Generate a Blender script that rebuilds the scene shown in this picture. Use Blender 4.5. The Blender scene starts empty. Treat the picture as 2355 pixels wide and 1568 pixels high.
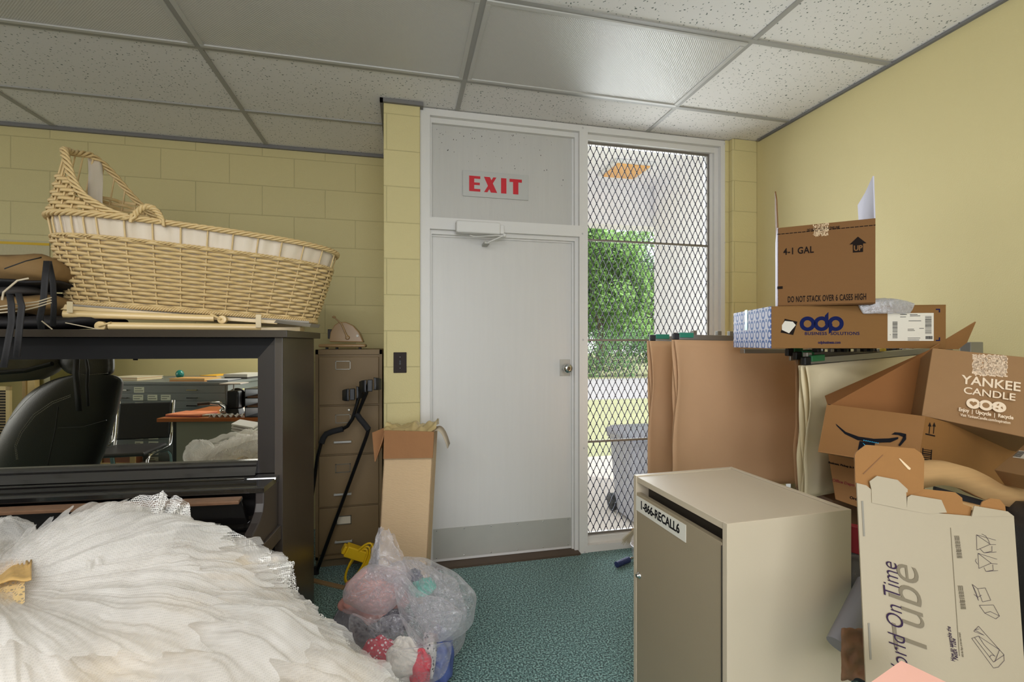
import bpy, bmesh, math, random
from mathutils import Vector, Matrix, noise as mnoise
R = math.radians
rnd = random.Random(7)
S = bpy.context.scene
COL = S.collection

# ------------------------------------------------------------------ camera
EYE = 1.35; YAW = .228; FPX = 1084.4; CX, CY = 1177.5, 789.0
cs, sn = math.cos(YAW), math.sin(YAW)
cam = bpy.data.cameras.new('camera'); cam.sensor_width = 36.0
cam.lens = 36.0*FPX/2355.0; cam.shift_y = 5.0/2355.0; cam.clip_start = .02; cam.clip_end = 300
co = bpy.data.objects.new('camera', cam); COL.objects.link(co)
co.location = (0, 0, EYE); co.rotation_euler = (R(90), 0, -YAW)
S.camera = co

# ------------------------------------------------------------------ world, sun, daylight
w = bpy.data.worlds.new('sky'); S.world = w; w.use_nodes = True
nt = w.node_tree; bg = nt.nodes['Background']
sky = nt.nodes.new('ShaderNodeTexSky'); sky.sky_type = 'HOSEK_WILKIE'
sky.sun_direction = (.35, .55, .76); sky.turbidity = 6; sky.ground_albedo = .5
mixn = nt.nodes.new('ShaderNodeMixRGB'); mixn.inputs[0].default_value = .75
mixn.inputs[2].default_value = (1, 1, 1, 1)
nt.links.new(sky.outputs[0], mixn.inputs[1]); nt.links.new(mixn.outputs[0], bg.inputs[0])
bg.inputs[1].default_value = 1.7
sun = bpy.data.lights.new('sun', 'SUN'); sun.energy = 2.6; sun.angle = R(3); sun.color = (1, .97, .92)
so = bpy.data.objects.new('sun', sun); COL.objects.link(so)
so.rotation_euler = Vector((.5, -.42, 1.0)).to_track_quat('Z', 'Y').to_euler()

REAR, LEFT, SIDE, FILL = 68, 30, 56, 36
def daylight(name, loc, rot, sx, sy, e, col=(1, 1, 1)):
    l = bpy.data.lights.new(name, 'AREA'); l.shape = 'RECTANGLE'; l.size = sx; l.size_y = sy
    l.energy = e; l.color = col
    o = bpy.data.objects.new(name, l); COL.objects.link(o); o.location = loc; o.rotation_euler = rot
    return o
# daylight through the shop window behind the camera, an added, unseen window on the left, and the sidelight
daylight('rear_window_daylight', (.0, -2.12, 1.55), (R(90), 0, 0), 2.5, 2.0, REAR, (.94, .98, 1.06))
daylight('left_fill_daylight', (-5.72, 1.0, 1.55), (R(90), 0, R(-90)), 2.4, 1.7, LEFT, (.96, .97, 1))
daylight('sidelight_daylight', (1.6, 3.12, 1.45), (R(-90), 0, 0), .84, 2.5, SIDE, (.94, .97, 1))
S.view_settings.view_transform = 'Standard'; S.view_settings.look = 'None'
S.view_settings.exposure = -0.07; S.view_settings.gamma = 1.0; S.view_settings.use_curve_mapping = False
try:
    S.cycles.use_denoising = True; S.cycles.transparent_max_bounces = 24; S.cycles.max_bounces = 10
    S.cycles.diffuse_bounces = 5; S.cycles.sample_clamp_indirect = 6
except Exception: pass

# ------------------------------------------------------------------ measuring helpers (camera rays onto real planes)
def ray(u, v):
    x = (u-CX)/FPX
    return Vector((cs*x+sn, -sn*x+cs, -(v-CY)/FPX))
E0 = Vector((0, 0, EYE))
def atF(u, v, F): return E0 + ray(u, v)*F
def atY(u, v, Y): d = ray(u, v); return E0 + d*(Y/d.y)
def atX(u, v, X): d = ray(u, v); return E0 + d*(X/d.x)
def atZ(u, v, Z): d = ray(u, v); return E0 + d*((Z-EYE)/d.z)
def onplane(u, v, p, n): d = ray(u, v); return E0 + d*((Vector(p)-E0).dot(n)/d.dot(n))

# ------------------------------------------------------------------ materials
MATS = {}
def L(c):
    return tuple(((x/255)/12.92 if x/255 <= .04045 else ((x/255+.055)/1.055)**2.4) for x in c)+(1,)
def mat(name, rgb, rough=.6, metal=0, bump=0, bscale=60, var=0, vscale=8, spec=.5, coat=0, alpha=None, trans=0, stretch=None, sheen=0):
    if name in MATS: return MATS[name]
    m = bpy.data.materials.new(name); m.use_nodes = True; t = m.node_tree; b = t.nodes['Principled BSDF']
    c = L(rgb)
    b.inputs['Base Color'].default_value = c; b.inputs['Roughness'].default_value = rough
    b.inputs['Metallic'].default_value = metal; b.inputs['Specular IOR Level'].default_value = spec
    b.inputs['Coat Weight'].default_value = coat; b.inputs['Coat Roughness'].default_value = .08
    b.inputs['Transmission Weight'].default_value = trans
    b.inputs['Sheen Weight'].default_value = sheen
    if alpha is not None: b.inputs['Alpha'].default_value = alpha
    tc = t.nodes.new('ShaderNodeTexCoord'); vec = tc.outputs['Object']
    if stretch:
        mp = t.nodes.new('ShaderNodeMapping'); mp.inputs['Scale'].default_value = stretch
        t.links.new(vec, mp.inputs[0]); vec = mp.outputs[0]
    if var:
        n = t.nodes.new('ShaderNodeTexNoise'); n.inputs['Scale'].default_value = vscale; n.inputs['Detail'].default_value = 6
        t.links.new(vec, n.inputs[0])
        mx = t.nodes.new('ShaderNodeMixRGB'); mx.blend_type = 'MIX'
        mx.inputs[1].default_value = tuple(max(0, x*(1-var)) for x in c[:3])+(1,)
        mx.inputs[2].default_value = tuple(min(1, x*(1+var)) for x in c[:3])+(1,)
        t.links.new(n.outputs[0], mx.inputs[0]); t.links.new(mx.outputs[0], b.inputs['Base Color'])
    if bump:
        n2 = t.nodes.new('ShaderNodeTexNoise'); n2.inputs['Scale'].default_value = bscale; n2.inputs['Detail'].default_value = 4
        t.links.new(vec, n2.inputs[0])
        bp = t.nodes.new('ShaderNodeBump'); bp.inputs['Strength'].default_value = bump; bp.inputs['Distance'].default_value = .004
        t.links.new(n2.outputs[0], bp.inputs['Height']); t.links.new(bp.outputs[0], b.inputs['Normal'])
    MATS[name] = m
    return m
def nodes(m): return m.node_tree.nodes, m.node_tree.links, m.node_tree.nodes['Principled BSDF']

def block_wall(name, rgb, zoff, xoff, axis='x', row=.2093, blk=.42):
    """painted concrete block: joints are fine grooves in running bond"""
    m = mat(name, rgb, .62, 0, 0)
    N, K, b = nodes(m)
    tc = N.new('ShaderNodeTexCoord'); sp = N.new('ShaderNodeSeparateXYZ'); K.new(tc.outputs['Object'], sp.inputs[0])
    cb = N.new('ShaderNodeCombineXYZ')
    ax = N.new('ShaderNodeMath'); ax.operation = 'ADD'; ax.inputs[1].default_value = 20*blk-xoff
    K.new(sp.outputs[0 if axis == 'x' else 1], ax.inputs[0])
    az = N.new('ShaderNodeMath'); az.operation = 'ADD'; az.inputs[1].default_value = 20*row-zoff
    K.new(sp.outputs[2], az.inputs[0]); K.new(ax.outputs[0], cb.inputs[0]); K.new(az.outputs[0], cb.inputs[1])
    br = N.new('ShaderNodeTexBrick'); K.new(cb.outputs[0], br.inputs['Vector'])
    br.offset = .5; br.inputs['Scale'].default_value = 1; br.inputs['Mortar Size'].default_value = .0035
    br.inputs['Mortar Smooth'].default_value = .6; br.inputs['Brick Width'].default_value = blk; br.inputs['Row Height'].default_value = row
    c = L(rgb)
    br.inputs['Color1'].default_value = c; br.inputs['Color2'].default_value = tuple(x*.965 for x in c[:3])+(1,)
    br.inputs['Mortar'].default_value = tuple(x*.80 for x in c[:3])+(1,)
    K.new(br.outputs[0], b.inputs['Base Color'])
    n = N.new('ShaderNodeTexNoise'); n.inputs['Scale'].default_value = 170; n.inputs['Detail'].default_value = 3
    K.new(tc.outputs['Object'], n.inputs[0])
    mm = N.new('ShaderNodeMath'); mm.operation = 'MULTIPLY_ADD'; mm.inputs[1].default_value = -1.6
    K.new(br.outputs['Fac'], mm.inputs[0]); K.new(n.outputs[0], mm.inputs[2])
    bp = N.new('ShaderNodeBump'); bp.inputs['Strength'].default_value = .55; bp.inputs['Distance'].default_value = .003
    K.new(mm.outputs[0], bp.inputs['Height']); K.new(bp.outputs[0], b.inputs['Normal'])
    return m

# ------------------------------------------------------------------ mesh builder
class MB:
    def __init__(s): s.v = []; s.f = []; s.smooth = []
    def add(s, vs, fs, sm=False):
        o = len(s.v); s.v += [Vector(p) for p in vs]
        for f in fs: s.f.append([o+i for i in f]); s.smooth.append(sm)
        return s
    def box(s, a, b, M=None):
        x0, y0, z0 = a; x1, y1, z1 = b
        vs = [Vector(p) for p in ((x0,y0,z0),(x1,y0,z0),(x1,y1,z0),(x0,y1,z0),(x0,y0,z1),(x1,y0,z1),(x1,y1,z1),(x0,y1,z1))]
        if M: vs = [M @ p for p in vs]
        return s.add(vs, [(0,3,2,1),(4,5,6,7),(0,1,5,4),(1,2,6,5),(2,3,7,6),(3,0,4,7)])
    def hexa(s, q0, q1):
        """solid between two quads of matching corner order"""
        vs = list(q0)+list(q1)
        n = len(q0)
        fs = [tuple(range(n-1, -1, -1)), tuple(range(n, 2*n))]+[(i, (i+1) % n, n+(i+1) % n, n+i) for i in range(n)]
        return s.add(vs, fs)
    def slab(s, pts, off):
        """flat polygon given thickness by the vector off"""
        pts = [Vector(p) for p in pts]; off = Vector(off)
        return s.hexa(pts, [p+off for p in pts])
    def tube(s, pts, r, n=10, caps=True, sm=True, flat=None):
        pts = [Vector(p) for p in pts]; rings = []
        prev = None
        for i, p in enumerate(pts):
            t = (pts[min(i+1, len(pts)-1)]-pts[max(i-1, 0)])
            if t.length < 1e-9: t = Vector((0, 0, 1))
            t.normalize()
            if prev is None:
                a = Vector((0, 0, 1)) if abs(t.z) < .9 else Vector((1, 0, 0))
                u = t.cross(a).normalized()
            else:
                u = (prev-t*prev.dot(t))
                u = u.normalized() if u.length > 1e-6 else t.orthogonal().normalized()
            prev = u; wv = t.cross(u)
            rr = r[i] if isinstance(r, (list, tuple)) else r
            fl = flat or 1
            rings.append([p+u*(rr*math.cos(2*math.pi*k/n))+wv*(rr*fl*math.sin(2*math.pi*k/n)) for k in range(n)])
        vs = [q for ring in rings for q in ring]; fs = []
        for i in range(len(rings)-1):
            for k in range(n):
                fs.append((i*n+k, i*n+(k+1) % n, (i+1)*n+(k+1) % n, (i+1)*n+k))
        s.add(vs, fs, sm)
        if caps:
            s.add(rings[0], [tuple(range(n-1, -1, -1))]); s.add(rings[-1], [tuple(range(n))])
        return s
    def grid(s, P, sm=True, closed=False):
        h = len(P); wd = len(P[0]); vs = [p for row in P for p in row]; fs = []
        for i in range(h-1):
            for j in range(wd if closed else wd-1):
                j2 = (j+1) % wd
                fs.append((i*wd+j, i*wd+j2, (i+1)*wd+j2, (i+1)*wd+j))
        return s.add(vs, fs, sm)
    def lathe(s, prof, c=(0, 0, 0), n=24, M=None, sm=True):
        P = []
        for r, z in prof:
            row = [Vector((r*math.cos(2*math.pi*k/n), r*math.sin(2*math.pi*k/n), z)) for k in range(n)]
            if M: row = [M @ p for p in row]
            P.append([p+Vector(c) for p in row])
        s.grid(P, sm, True)
        s.add(P[0], [tuple(range(n))]); s.add(P[-1], [tuple(range(n))])
        return s
    def ball(s, c, r, n=12, sq=(1, 1, 1), M=None):
        P = []
        for i in range(n+1):
            a = math.pi*i/n; row = []
            for k in range(2*n):
                b = math.pi*k/n
                p = Vector((r*sq[0]*math.sin(a)*math.cos(b), r*sq[1]*math.sin(a)*math.sin(b), r*sq[2]*math.cos(a)))
                if M: p = M @ p
                row.append(p+Vector(c))
            P.append(row)
        return s.grid(P, True, True)
    def build(s, name, m, parent=None, bevel=0, local=False, solid=0, sub=0, seg=2, weld=False):
        vs = s.v
        if parent is not None and not local:
            Mi = WM[parent.name].inverted(); vs = [Mi @ p for p in vs]
            base = Matrix()
        me = bpy.data.meshes.new(name); me.from_pydata([tuple(p) for p in vs], [], s.f)
        me.polygons.foreach_set('use_smooth', s.smooth)
        ms = m if isinstance(m, (list, tuple)) else [m]
        for q in ms: me.materials.append(q)
        if weld:
            bm = bmesh.new(); bm.from_mesh(me); bmesh.ops.remove_doubles(bm, verts=bm.verts, dist=1e-5)
            bmesh.ops.recalc_face_normals(bm, faces=bm.faces); bm.to_mesh(me); bm.free()
        me.update()
        o = bpy.data.objects.new(name, me); COL.objects.link(o)
        if parent is not None: o.parent = parent; WM[o.name] = WM[parent.name].copy()
        else: WM[o.name] = Matrix()
        if bevel:
            b = o.modifiers.new('bevel', 'BEVEL'); b.width = bevel; b.segments = seg; b.limit_method = 'ANGLE'; b.angle_limit = R(40)
        if solid:
            q = o.modifiers.new('solid', 'SOLIDIFY'); q.thickness = solid; q.offset = 0
        if sub:
            q = o.modifiers.new('sub', 'SUBSURF'); q.levels = sub; q.render_levels = sub
        return o
WM = {}
def thing(name, label, cat, loc=(0, 0, 0), rz=0, group=None):
    o = bpy.data.objects.new(name, None); COL.objects.link(o); o.empty_display_size = .1
    o.location = loc; o.rotation_euler = (0, 0, rz); o['label'] = label; o['category'] = cat
    if group: o['group'] = group
    WM[o.name] = Matrix.Translation(Vector(loc)) @ Matrix.Rotation(rz, 4, 'Z')
    return o
def thingM(name, label, cat, M, group=None):
    o = bpy.data.objects.new(name, None); COL.objects.link(o); o.empty_display_size = .1
    o.matrix_world = M; o.matrix_basis = M; o['label'] = label; o['category'] = cat
    if group: o['group'] = group
    WM[o.name] = M.copy()
    return o
def tag(o, label, cat, group=None, kind=None):
    o['label'] = label; o['category'] = cat
    if group: o['group'] = group
    if kind: o['kind'] = kind
    return o
def struct(o): o['kind'] = 'structure'; return o

def text(s, name, m, parent, M, size, off=0, sx=1, shear=0, ext=.0004, align='CENTER', space=1, line=1, local=False):
    """real lettering: M places the text plane (x right, y up, z out) in world (or thing-local) space"""
    cu = bpy.data.curves.new('t', 'FONT'); cu.body = s; cu.size = size; cu.offset = off; cu.extrude = ext
    cu.align_x = align; cu.align_y = 'CENTER'; cu.shear = shear; cu.space_character = space; cu.space_line = line
    cu.resolution_u = 4
    o = bpy.data.objects.new('t', cu); COL.objects.link(o)
    dg = bpy.context.evaluated_depsgraph_get(); me = bpy.data.meshes.new_from_object(o.evaluated_get(dg))
    bpy.data.objects.remove(o); bpy.data.curves.remove(cu)
    me.transform(Matrix.Diagonal((sx, 1, 1, 1)))
    MM = M if local else WM[parent.name].inverted() @ M
    me.transform(MM); me.name = name; me.materials.clear(); me.materials.append(m)
    r = bpy.data.objects.new(name, me); COL.objects.link(r); r.parent = parent; WM[r.name] = WM[parent.name].copy()
    return r
def frame_M(o, x, y):
    """matrix with origin o, axes x (right), y (up), z = x cross y"""
    x = Vector(x).normalized(); z = x.cross(Vector(y)).normalized(); y = z.cross(x)
    M = Matrix((x, y, z)).transposed().to_4x4(); M.translation = Vector(o)
    return M
def lerp(a, b, t): return a+(b-a)*t
def nz(x, y, z=0): return mnoise.noise(Vector((x, y, z)))

YEL = (203, 189, 138)
M_wall = mat('yellow_plaster', YEL, .65, 0, .25, 190, .02, 3)
M_far = block_wall('yellow_block_far', (199, 186, 134), .165, -.76)
M_pil = block_wall('yellow_block_pillar', (206, 193, 140), .165, -.51)
M_white = mat('white_frame_paint', (214, 212, 208), .42, 0, .12, 120, .02, 5)
M_door = mat('white_door_paint', (205, 203, 199), .38, 0, .10, 30, .03, 3, stretch=(14, 1, .7))
M_steel = mat('brushed_steel', (176, 174, 166), .45, .25, .05, 80, .06, 10)
M_chrome = mat('chrome', (205, 205, 205), .12, 1)
M_black = mat('black_plastic', (22, 22, 24), .45)
M_dark = mat('dark_grey', (34, 33, 33), .8)  # plain dark grey; also the painted shade in the chair-back opening
M_ink = mat('black_ink', (26, 24, 26), .95, spec=.1)
M_card = mat('brown_cardboard', (178, 134, 84), .78, 0, .12, 260, .05, 30, stretch=(1, 1, 6))
M_card2 = mat('dark_brown_cardboard', (148, 104, 58), .78, 0, .12, 260, .05, 30, stretch=(1, 1, 6))
M_cardw = mat('white_cardboard', (208, 202, 190), .6, 0, .05, 200, .02, 20)
# ================================================================== THE ROOM
CEIL = 2.755; DY = 2.848; FARY = 3.66; RX = 2.40; LX = -5.6; BY = -2.0
# floor: green speckled loop carpet
m = mat('green_carpet', (60, 100, 95), .95, 0, 0, sheen=.2)
N, K, b = nodes(m)
tc = N.new('ShaderNodeTexCoord'); n1 = N.new('ShaderNodeTexNoise'); n1.inputs['Scale'].default_value = 130; n1.inputs['Detail'].default_value = 3
K.new(tc.outputs['Object'], n1.inputs[0]); rp = N.new('ShaderNodeValToRGB'); K.new(n1.outputs[0], rp.inputs[0])
rp.color_ramp.elements[0].position = .38; rp.color_ramp.elements[0].color = L((22, 50, 50))
rp.color_ramp.elements[1].position = .62; rp.color_ramp.elements[1].color = L((140, 176, 170))
e = rp.color_ramp.elements.new(.5); e.color = L((72, 110, 106))
K.new(rp.outputs[0], b.inputs['Base Color'])
bp = N.new('ShaderNodeBump'); bp.inputs['Strength'].default_value = .9; bp.inputs['Distance'].default_value = .006
K.new(n1.outputs[0], bp.inputs['Height']); K.new(bp.outputs[0], b.inputs['Normal'])
struct(MB().box((LX-.1, BY-.1, -.08), (RX+.1, DY+.10, 0)).box((LX-.1, DY+.10, -.08), (-.0, FARY+.05, 0)).build('floor', m))

# ceiling: mineral fibre tiles with fissures
mt = mat('ceiling_tile', (222, 221, 218), .9)
N, K, b = nodes(mt)
tc = N.new('ShaderNodeTexCoord')
mp = N.new('ShaderNodeMapping'); mp.inputs['Scale'].default_value = (1, 1, 1); K.new(tc.outputs['Object'], mp.inputs[0])
nd = N.new('ShaderNodeTexNoise'); nd.inputs['Scale'].default_value = 30; K.new(mp.outputs[0], nd.inputs[0])
mixv = N.new('ShaderNodeMixRGB'); mixv.inputs[0].default_value = .025; K.new(mp.outputs[0], mixv.inputs[1]); K.new(nd.outputs['Color'], mixv.inputs[2])
vo = N.new('ShaderNodeTexVoronoi'); vo.inputs['Scale'].default_value = 62; K.new(mixv.outputs[0], vo.inputs[0])
n1 = N.new('ShaderNodeTexNoise'); n1.inputs['Scale'].default_value = 95; n1.inputs['Detail'].default_value = 2; K.new(mp.outputs[0], n1.inputs[0])
ad = N.new('ShaderNodeMath'); ad.operation = 'ADD'; K.new(vo.outputs['Distance'], ad.inputs[0]); K.new(n1.outputs[0], ad.inputs[1])
rp = N.new('ShaderNodeValToRGB'); K.new(ad.outputs[0], rp.inputs[0])
rp.color_ramp.elements[0].position = .60; rp.color_ramp.elements[0].color = L((105, 114, 108))
rp.color_ramp.elements[1].position = .70; rp.color_ramp.elements[1].color = L((226, 223, 220))
K.new(rp.outputs[0], b.inputs['Base Color'])
bp = N.new('ShaderNodeBump'); bp.inputs['Strength'].default_value = .3; bp.inputs['Distance'].default_value = .002
K.new(rp.outputs[0], bp.inputs['Height']); K.new(bp.outputs[0], b.inputs['Normal'])
struct(MB().box((LX-.1, BY-.1, CEIL+.002), (RX+.1, DY+.12, CEIL+.1)).box((LX-.1, DY+.12, CEIL+.002), (-.0, FARY+.05, CEIL+.1)).build('ceiling', mt))
M_tee = mat('ceiling_tee_grey', (158, 156, 151), .5)
TX = [.322+1.262*k for k in range(-5, 2)]; TY = [2.513-.632*k for k in range(-1, 8)]
g = MB()
for x in TX: g.box((x-.0125, BY, CEIL-.004), (x+.0125, (DY if x > 0 else FARY), CEIL+.002))
for y in TY: g.box((LX, y-.0125, CEIL-.0046), ((RX if y < DY else -.1), y+.0125, CEIL+.002))
struct(g.build('trim_1', M_tee))
g = MB()
g.box((-5.6, FARY-.02, CEIL-.022), (-.107, FARY-.0005, CEIL-.001))
g.box((-.127, DY-.055, CEIL-.022), (-.109, FARY-.02, CEIL-.001))
g.box((-.127, DY-.055, CEIL-.022), (.118, DY-.037, CEIL-.001)); g.box((.102, DY-.037, CEIL-.022), (.118, DY-.005, CEIL-.001))
g.box((RX-.018, BY, CEIL-.012), (RX-.0005, DY-.06, CEIL-.001))
struct(g.build('trim_2', mat('ceiling_angle_grey', (112, 110, 108), .55)))

# walls
struct(MB().box((RX, BY-.1, -.08), (RX+.15, DY+.3, CEIL+.1)).build('wall_right', M_wall))
struct(MB().box((LX-.1, FARY, -.08), (.10, FARY+.15, CEIL+.1)).build('wall_back_left', M_far))
struct(MB().box((-.107, DY-.035, 0), (.10, FARY, CEIL)).build('wall_pillar', M_pil, bevel=.006))
struct(MB().box((2.205, DY-.04, 0), (RX, DY+.2, CEIL)).box((2.175, DY-.005, 0), (2.205, DY+.2, CEIL)).build('wall_pier_right', M_pil, bevel=.005))
# left wall with an opening added for fill light, rear wall with the shop window (both behind the camera)
struct(MB().box((LX-.15, -.25, 0), (LX, 2.25, .65)).box((LX-.15, -.25, 2.45), (LX, 2.25, CEIL)).box((LX-.15, BY, 0), (LX, -.25, CEIL))
       .box((LX-.15, 2.25, 0), (LX, FARY, CEIL)).build('wall_left', M_wall))
struct(MB().box((LX, BY-.15, 0), (-1.3, BY, CEIL)).box((-1.3, BY-.15, 0), (1.3, BY, .5)).box((-1.3, BY-.15, 2.6), (1.3, BY, CEIL))
       .box((1.3, BY-.15, 0), (RX, BY, CEIL)).build('wall_rear', M_wall))
struct(MB().box((-1.3, BY-.08, .5), (-1.24, BY-.02, 2.6)).box((1.24, BY-.08, .5), (1.3, BY-.02, 2.6)).box((-.03, BY-.08, .5), (.03, BY-.02, 2.6))
       .box((-1.3, BY-.08, .5), (1.3, BY-.02, .56)).box((-1.3, BY-.08, 2.54), (1.3, BY-.02, 2.6)).build('window_2', M_white))
struct(MB().box((LX-.1, -.25, .65), (LX-.04, -.2, 2.45)).box((LX-.1, 2.2, .65), (LX-.04, 2.25, 2.45)).box((LX-.1, .98, .65), (LX-.04, 1.03, 2.45))
       .box((LX-.1, -.25, .65), (LX-.04, 2.25, .7)).box((LX-.1, -.25, 2.4), (LX-.04, 2.25, 2.45)).build('window_3', M_white))  # frame of the added left opening, there only to let light in

# troffer lights, switched off
def troffer(cx, label):
    y0, y1 = TY[2]+.0125, TY[1]-.0125; x0, x1 = cx+.0125, cx+1.262-.0125
    t = thing('ceiling_light', label, 'ceiling light', ((x0+x1)/2, (y0+y1)/2, CEIL-.004), 0, 'fluorescent ceiling lights, switched off')
    fr = MB(); z0, z1 = CEIL-.010, CEIL-.001; wd = .022
    fr.box((x0, y0, z0), (x1, y0+wd, z1)).box((x0, y1-wd, z0), (x1, y1, z1)).box((x0, y0+wd, z0), (x0+wd, y1-wd, z1)).box((x1-wd, y0+wd, z0), (x1, y1-wd, z1))
    fr.build('light_frame', mat('light_frame_paint', (188, 186, 181), .4), t, bevel=.003)
    MB().box((x0+wd-.004, y0+wd-.004, CEIL-.0045), (x1-wd+.004, y1-wd+.004, CEIL-.001)).build('diffuser', M_diff, t)
    return t
def fill_troffer(cx, e):  # unseen lit panel, added to brighten the dress and foreground
    y0, y1 = TY[7]+.0125, TY[6]-.0125; x0, x1 = cx+.0125, cx+1.262-.0125
    t = thing('ceiling_light', 'added ceiling fill light panel, unseen behind the camera', 'ceiling light', ((x0+x1)/2, (y0+y1)/2, CEIL-.004), 0, 'added ceiling fill lights behind the camera')
    fr = MB(); z0, z1 = CEIL-.010, CEIL-.001; wd = .022
    fr.box((x0, y0, z0), (x1, y0+wd, z1)).box((x0, y1-wd, z0), (x1, y1, z1)).box((x0, y0+wd, z0), (x0+wd, y1-wd, z1)).box((x1-wd, y0+wd, z0), (x1, y1-wd, z1))
    fr.build('light_frame', mat('light_frame_paint', (188, 186, 181), .4), t, bevel=.003)
    md = mat('fill_diffuser', (235, 235, 235), .5); nb = md.node_tree.nodes['Principled BSDF']; nb.inputs['Emission Color'].default_value = (1, .98, .95, 1); nb.inputs['Emission Strength'].default_value = 3
    MB().box((x0+wd-.004, y0+wd-.004, CEIL-.0045), (x1-wd+.004, y1-wd+.004, CEIL-.001)).build('diffuser', md, t)
    l = bpy.data.lights.new('fill_light', 'AREA'); l.shape = 'RECTANGLE'; l.size = 1.1; l.size_y = .5; l.energy = e; l.color = (.97, .98, 1)
    o = bpy.data.objects.new('fill_light', l); COL.objects.link(o); o.parent = t; o.location = (0, 0, -.02)
M_diff = mat('prismatic_diffuser', (196, 193, 188), .33, 0, 0, spec=.6)
N, K, b = nodes(M_diff)
tc = N.new('ShaderNodeTexCoord'); vo = N.new('ShaderNodeTexVoronoi'); vo.inputs['Scale'].default_value = 130; vo.inputs['Randomness'].default_value = 0
mp = N.new('ShaderNodeMapping'); mp.inputs['Rotation'].default_value = (0, 0, R(45)); K.new(tc.outputs['Object'], mp.inputs[0]); K.new(mp.outputs[0], vo.inputs[0])
bp = N.new('ShaderNodeBump'); bp.inputs['Strength'].default_value = .5; bp.inputs['Distance'].default_value = .003
K.new(vo.outputs['Distance'], bp.inputs['Height']); K.new(bp.outputs[0], b.inputs['Normal'])
troffer(TX[5], 'switched-off prismatic ceiling light panel brightened by window light, near the door')
troffer(TX[4], 'switched-off prismatic ceiling light panel, the middle one of three in the row')
fill_troffer(TX[3], FILL); fill_troffer(TX[4], FILL)
troffer(TX[3], 'dark switched-off prismatic ceiling light panel, leftmost of the row of three')
# ---------------------------------------------------------------- door frame, transom, sidelight frame (one painted frame)
g = MB()
xs = lambda u, Y=DY: atY(u, 789, Y).x
Z = lambda v, u=1000, Y=DY: atY(u, v, Y).z
xJ0, xJ1 = .10, xs(989); xM0, xM1 = xs(1333), xs(1352); xR0, xR1 = xs(1658), 2.182
g.box((xJ0, DY, 0), (xJ1, DY+.12, CEIL-.005))                       # hinge jamb
g.box((xJ1, DY+.028, 0), (xJ1+.012, DY+.12, CEIL-.03))
g.box((xM0, DY, 0), (xM1, DY+.12, CEIL-.005))                       # mullion
g.box((xM0-.022, DY+.028, 0), (xM0, DY+.12, CEIL-.03)); g.box((xM0-.034, DY+.052, 0), (xM0-.022, DY+.12, CEIL-.03))
g.box((xR0, DY, 0), (xR1, DY+.12, CEIL-.005))                       # outer jamb of sidelight
g.box((xR0-.03, DY+.03, 0), (xR0, DY+.12, CEIL-.03)); g.box((xR0-.05, DY+.05, 0), (xR0-.03, DY+.12, CEIL-.03))
zT0 = CEIL-.045
g.box((xJ1, DY, zT0), (xM0, DY+.12, CEIL-.005)); g.box((xM1, DY, zT0), (xR0, DY+.12, CEIL-.005))
g.box((xJ1, DY+.029, zT0-.03), (xM0, DY+.119, zT0+.001)); g.box((xM1, DY+.031, zT0-.035), (xR0, DY+.119, zT0+.001))
zH1, zH0 = Z(499), Z(526)
g.box((xJ1, DY, zH0), (xM0, DY+.12, zH1)); g.box((xJ1, DY+.029, zH0-.024), (xM0, DY+.119, zH0+.001)); g.box((xJ1, DY+.051, zH0-.034), (xM0, DY+.118, zH0-.023))
g.box((xM1, DY+.005, 0), (xR0, DY+.12, .045)); g.box((xM1, DY+.04, .045), (xR0, DY+.12, .085))
struct(g.build('trim_3', M_white))
# transom panel
mtp = mat('transom_panel_paint', (190, 188, 183), .45, 0, .25, 18, .05, 5, stretch=(10, 1, .5))
struct(MB().box((xJ1+.01, DY+.055, zH1-.002), (xM0-.02, DY+.085, zT0-.02)).build('trim_4', mtp))
sp = MB()
for i in range(70):
    x = rnd.uniform(.2, 1.05); z = zT0-.035-abs(rnd.gauss(0, .12)); r = rnd.uniform(.0008, .0022)
    if z < zH1+.02: continue
    sp.box((x-r, DY+.0535, z-r*rnd.uniform(.6, 2)), (x+r, DY+.0548, z+r))
struct(sp.build('trim_5', mat('dirt_specks', (70, 66, 62), .9)))
# bolts in the frame
bt = MB()
for (u, v) in ((1340, 294), (1340, 537), (1341, 781), (1343, 1030), (1345, 1270), (1346, 1285), (1667, 331), (1668, 558)):
    p = atY(u, v, DY); bt.ball(p, .0065, 6, (1, .5, 1))
struct(bt.build('trim_6', mat('bolt_paint', (190, 188, 188), .35)))
# door
dY = DY+.062
door = struct(MB().box((xJ1+.004, dY, .013), (xM0-.026, dY+.035, zH0-.026)).build('door_1', M_door, bevel=.002))
x0, x1 = xs(996, dY), xs(1313, dY)
kp = MB().box((x0, dY-.002, .03), (x1, dY, .215)).build('kick_plate', M_steel, door)
kp['label'] = 'brushed steel kick plate'
g = MB()
for i in range(6):
    for z in (.04, .205):
        g.ball((lerp(x0+.02, x1-.02, i/5), dY-.003, z), .004, 6, (1, .5, 1))
g.build('rivets', M_chrome, kp)
kx, kz = atY(1299, 846, dY).x, atY(1299, 846, dY).z
g = MB().box((kx-.036, dY-.004, kz-.052), (kx+.036, dY, kz+.056)); o = g.build('knob_plate', M_steel, door, bevel=.003)
g = MB().lathe([(.02, 0), (.018, -.012), (.014, -.03), (.026, -.042), (.031, -.055), (.028, -.066), (.012, -.07)], (kx, dY-.004, kz), 24, Matrix.Rotation(R(-90), 4, 'X'))
g.build('door_knob', M_chrome, o)
g = MB().box((kx+.045, dY-.003, kz-.04), (kx+.058, dY-.0005, kz+.04)); g.build('latch_plate', M_steel, door)
# bottom threshold
struct(MB().box((xJ1, DY-.02, 0), (xM0, DY+.1, .012)).build('trim_7', mat('threshold_bronze', (92, 76, 62), .5, .5)))
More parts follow.
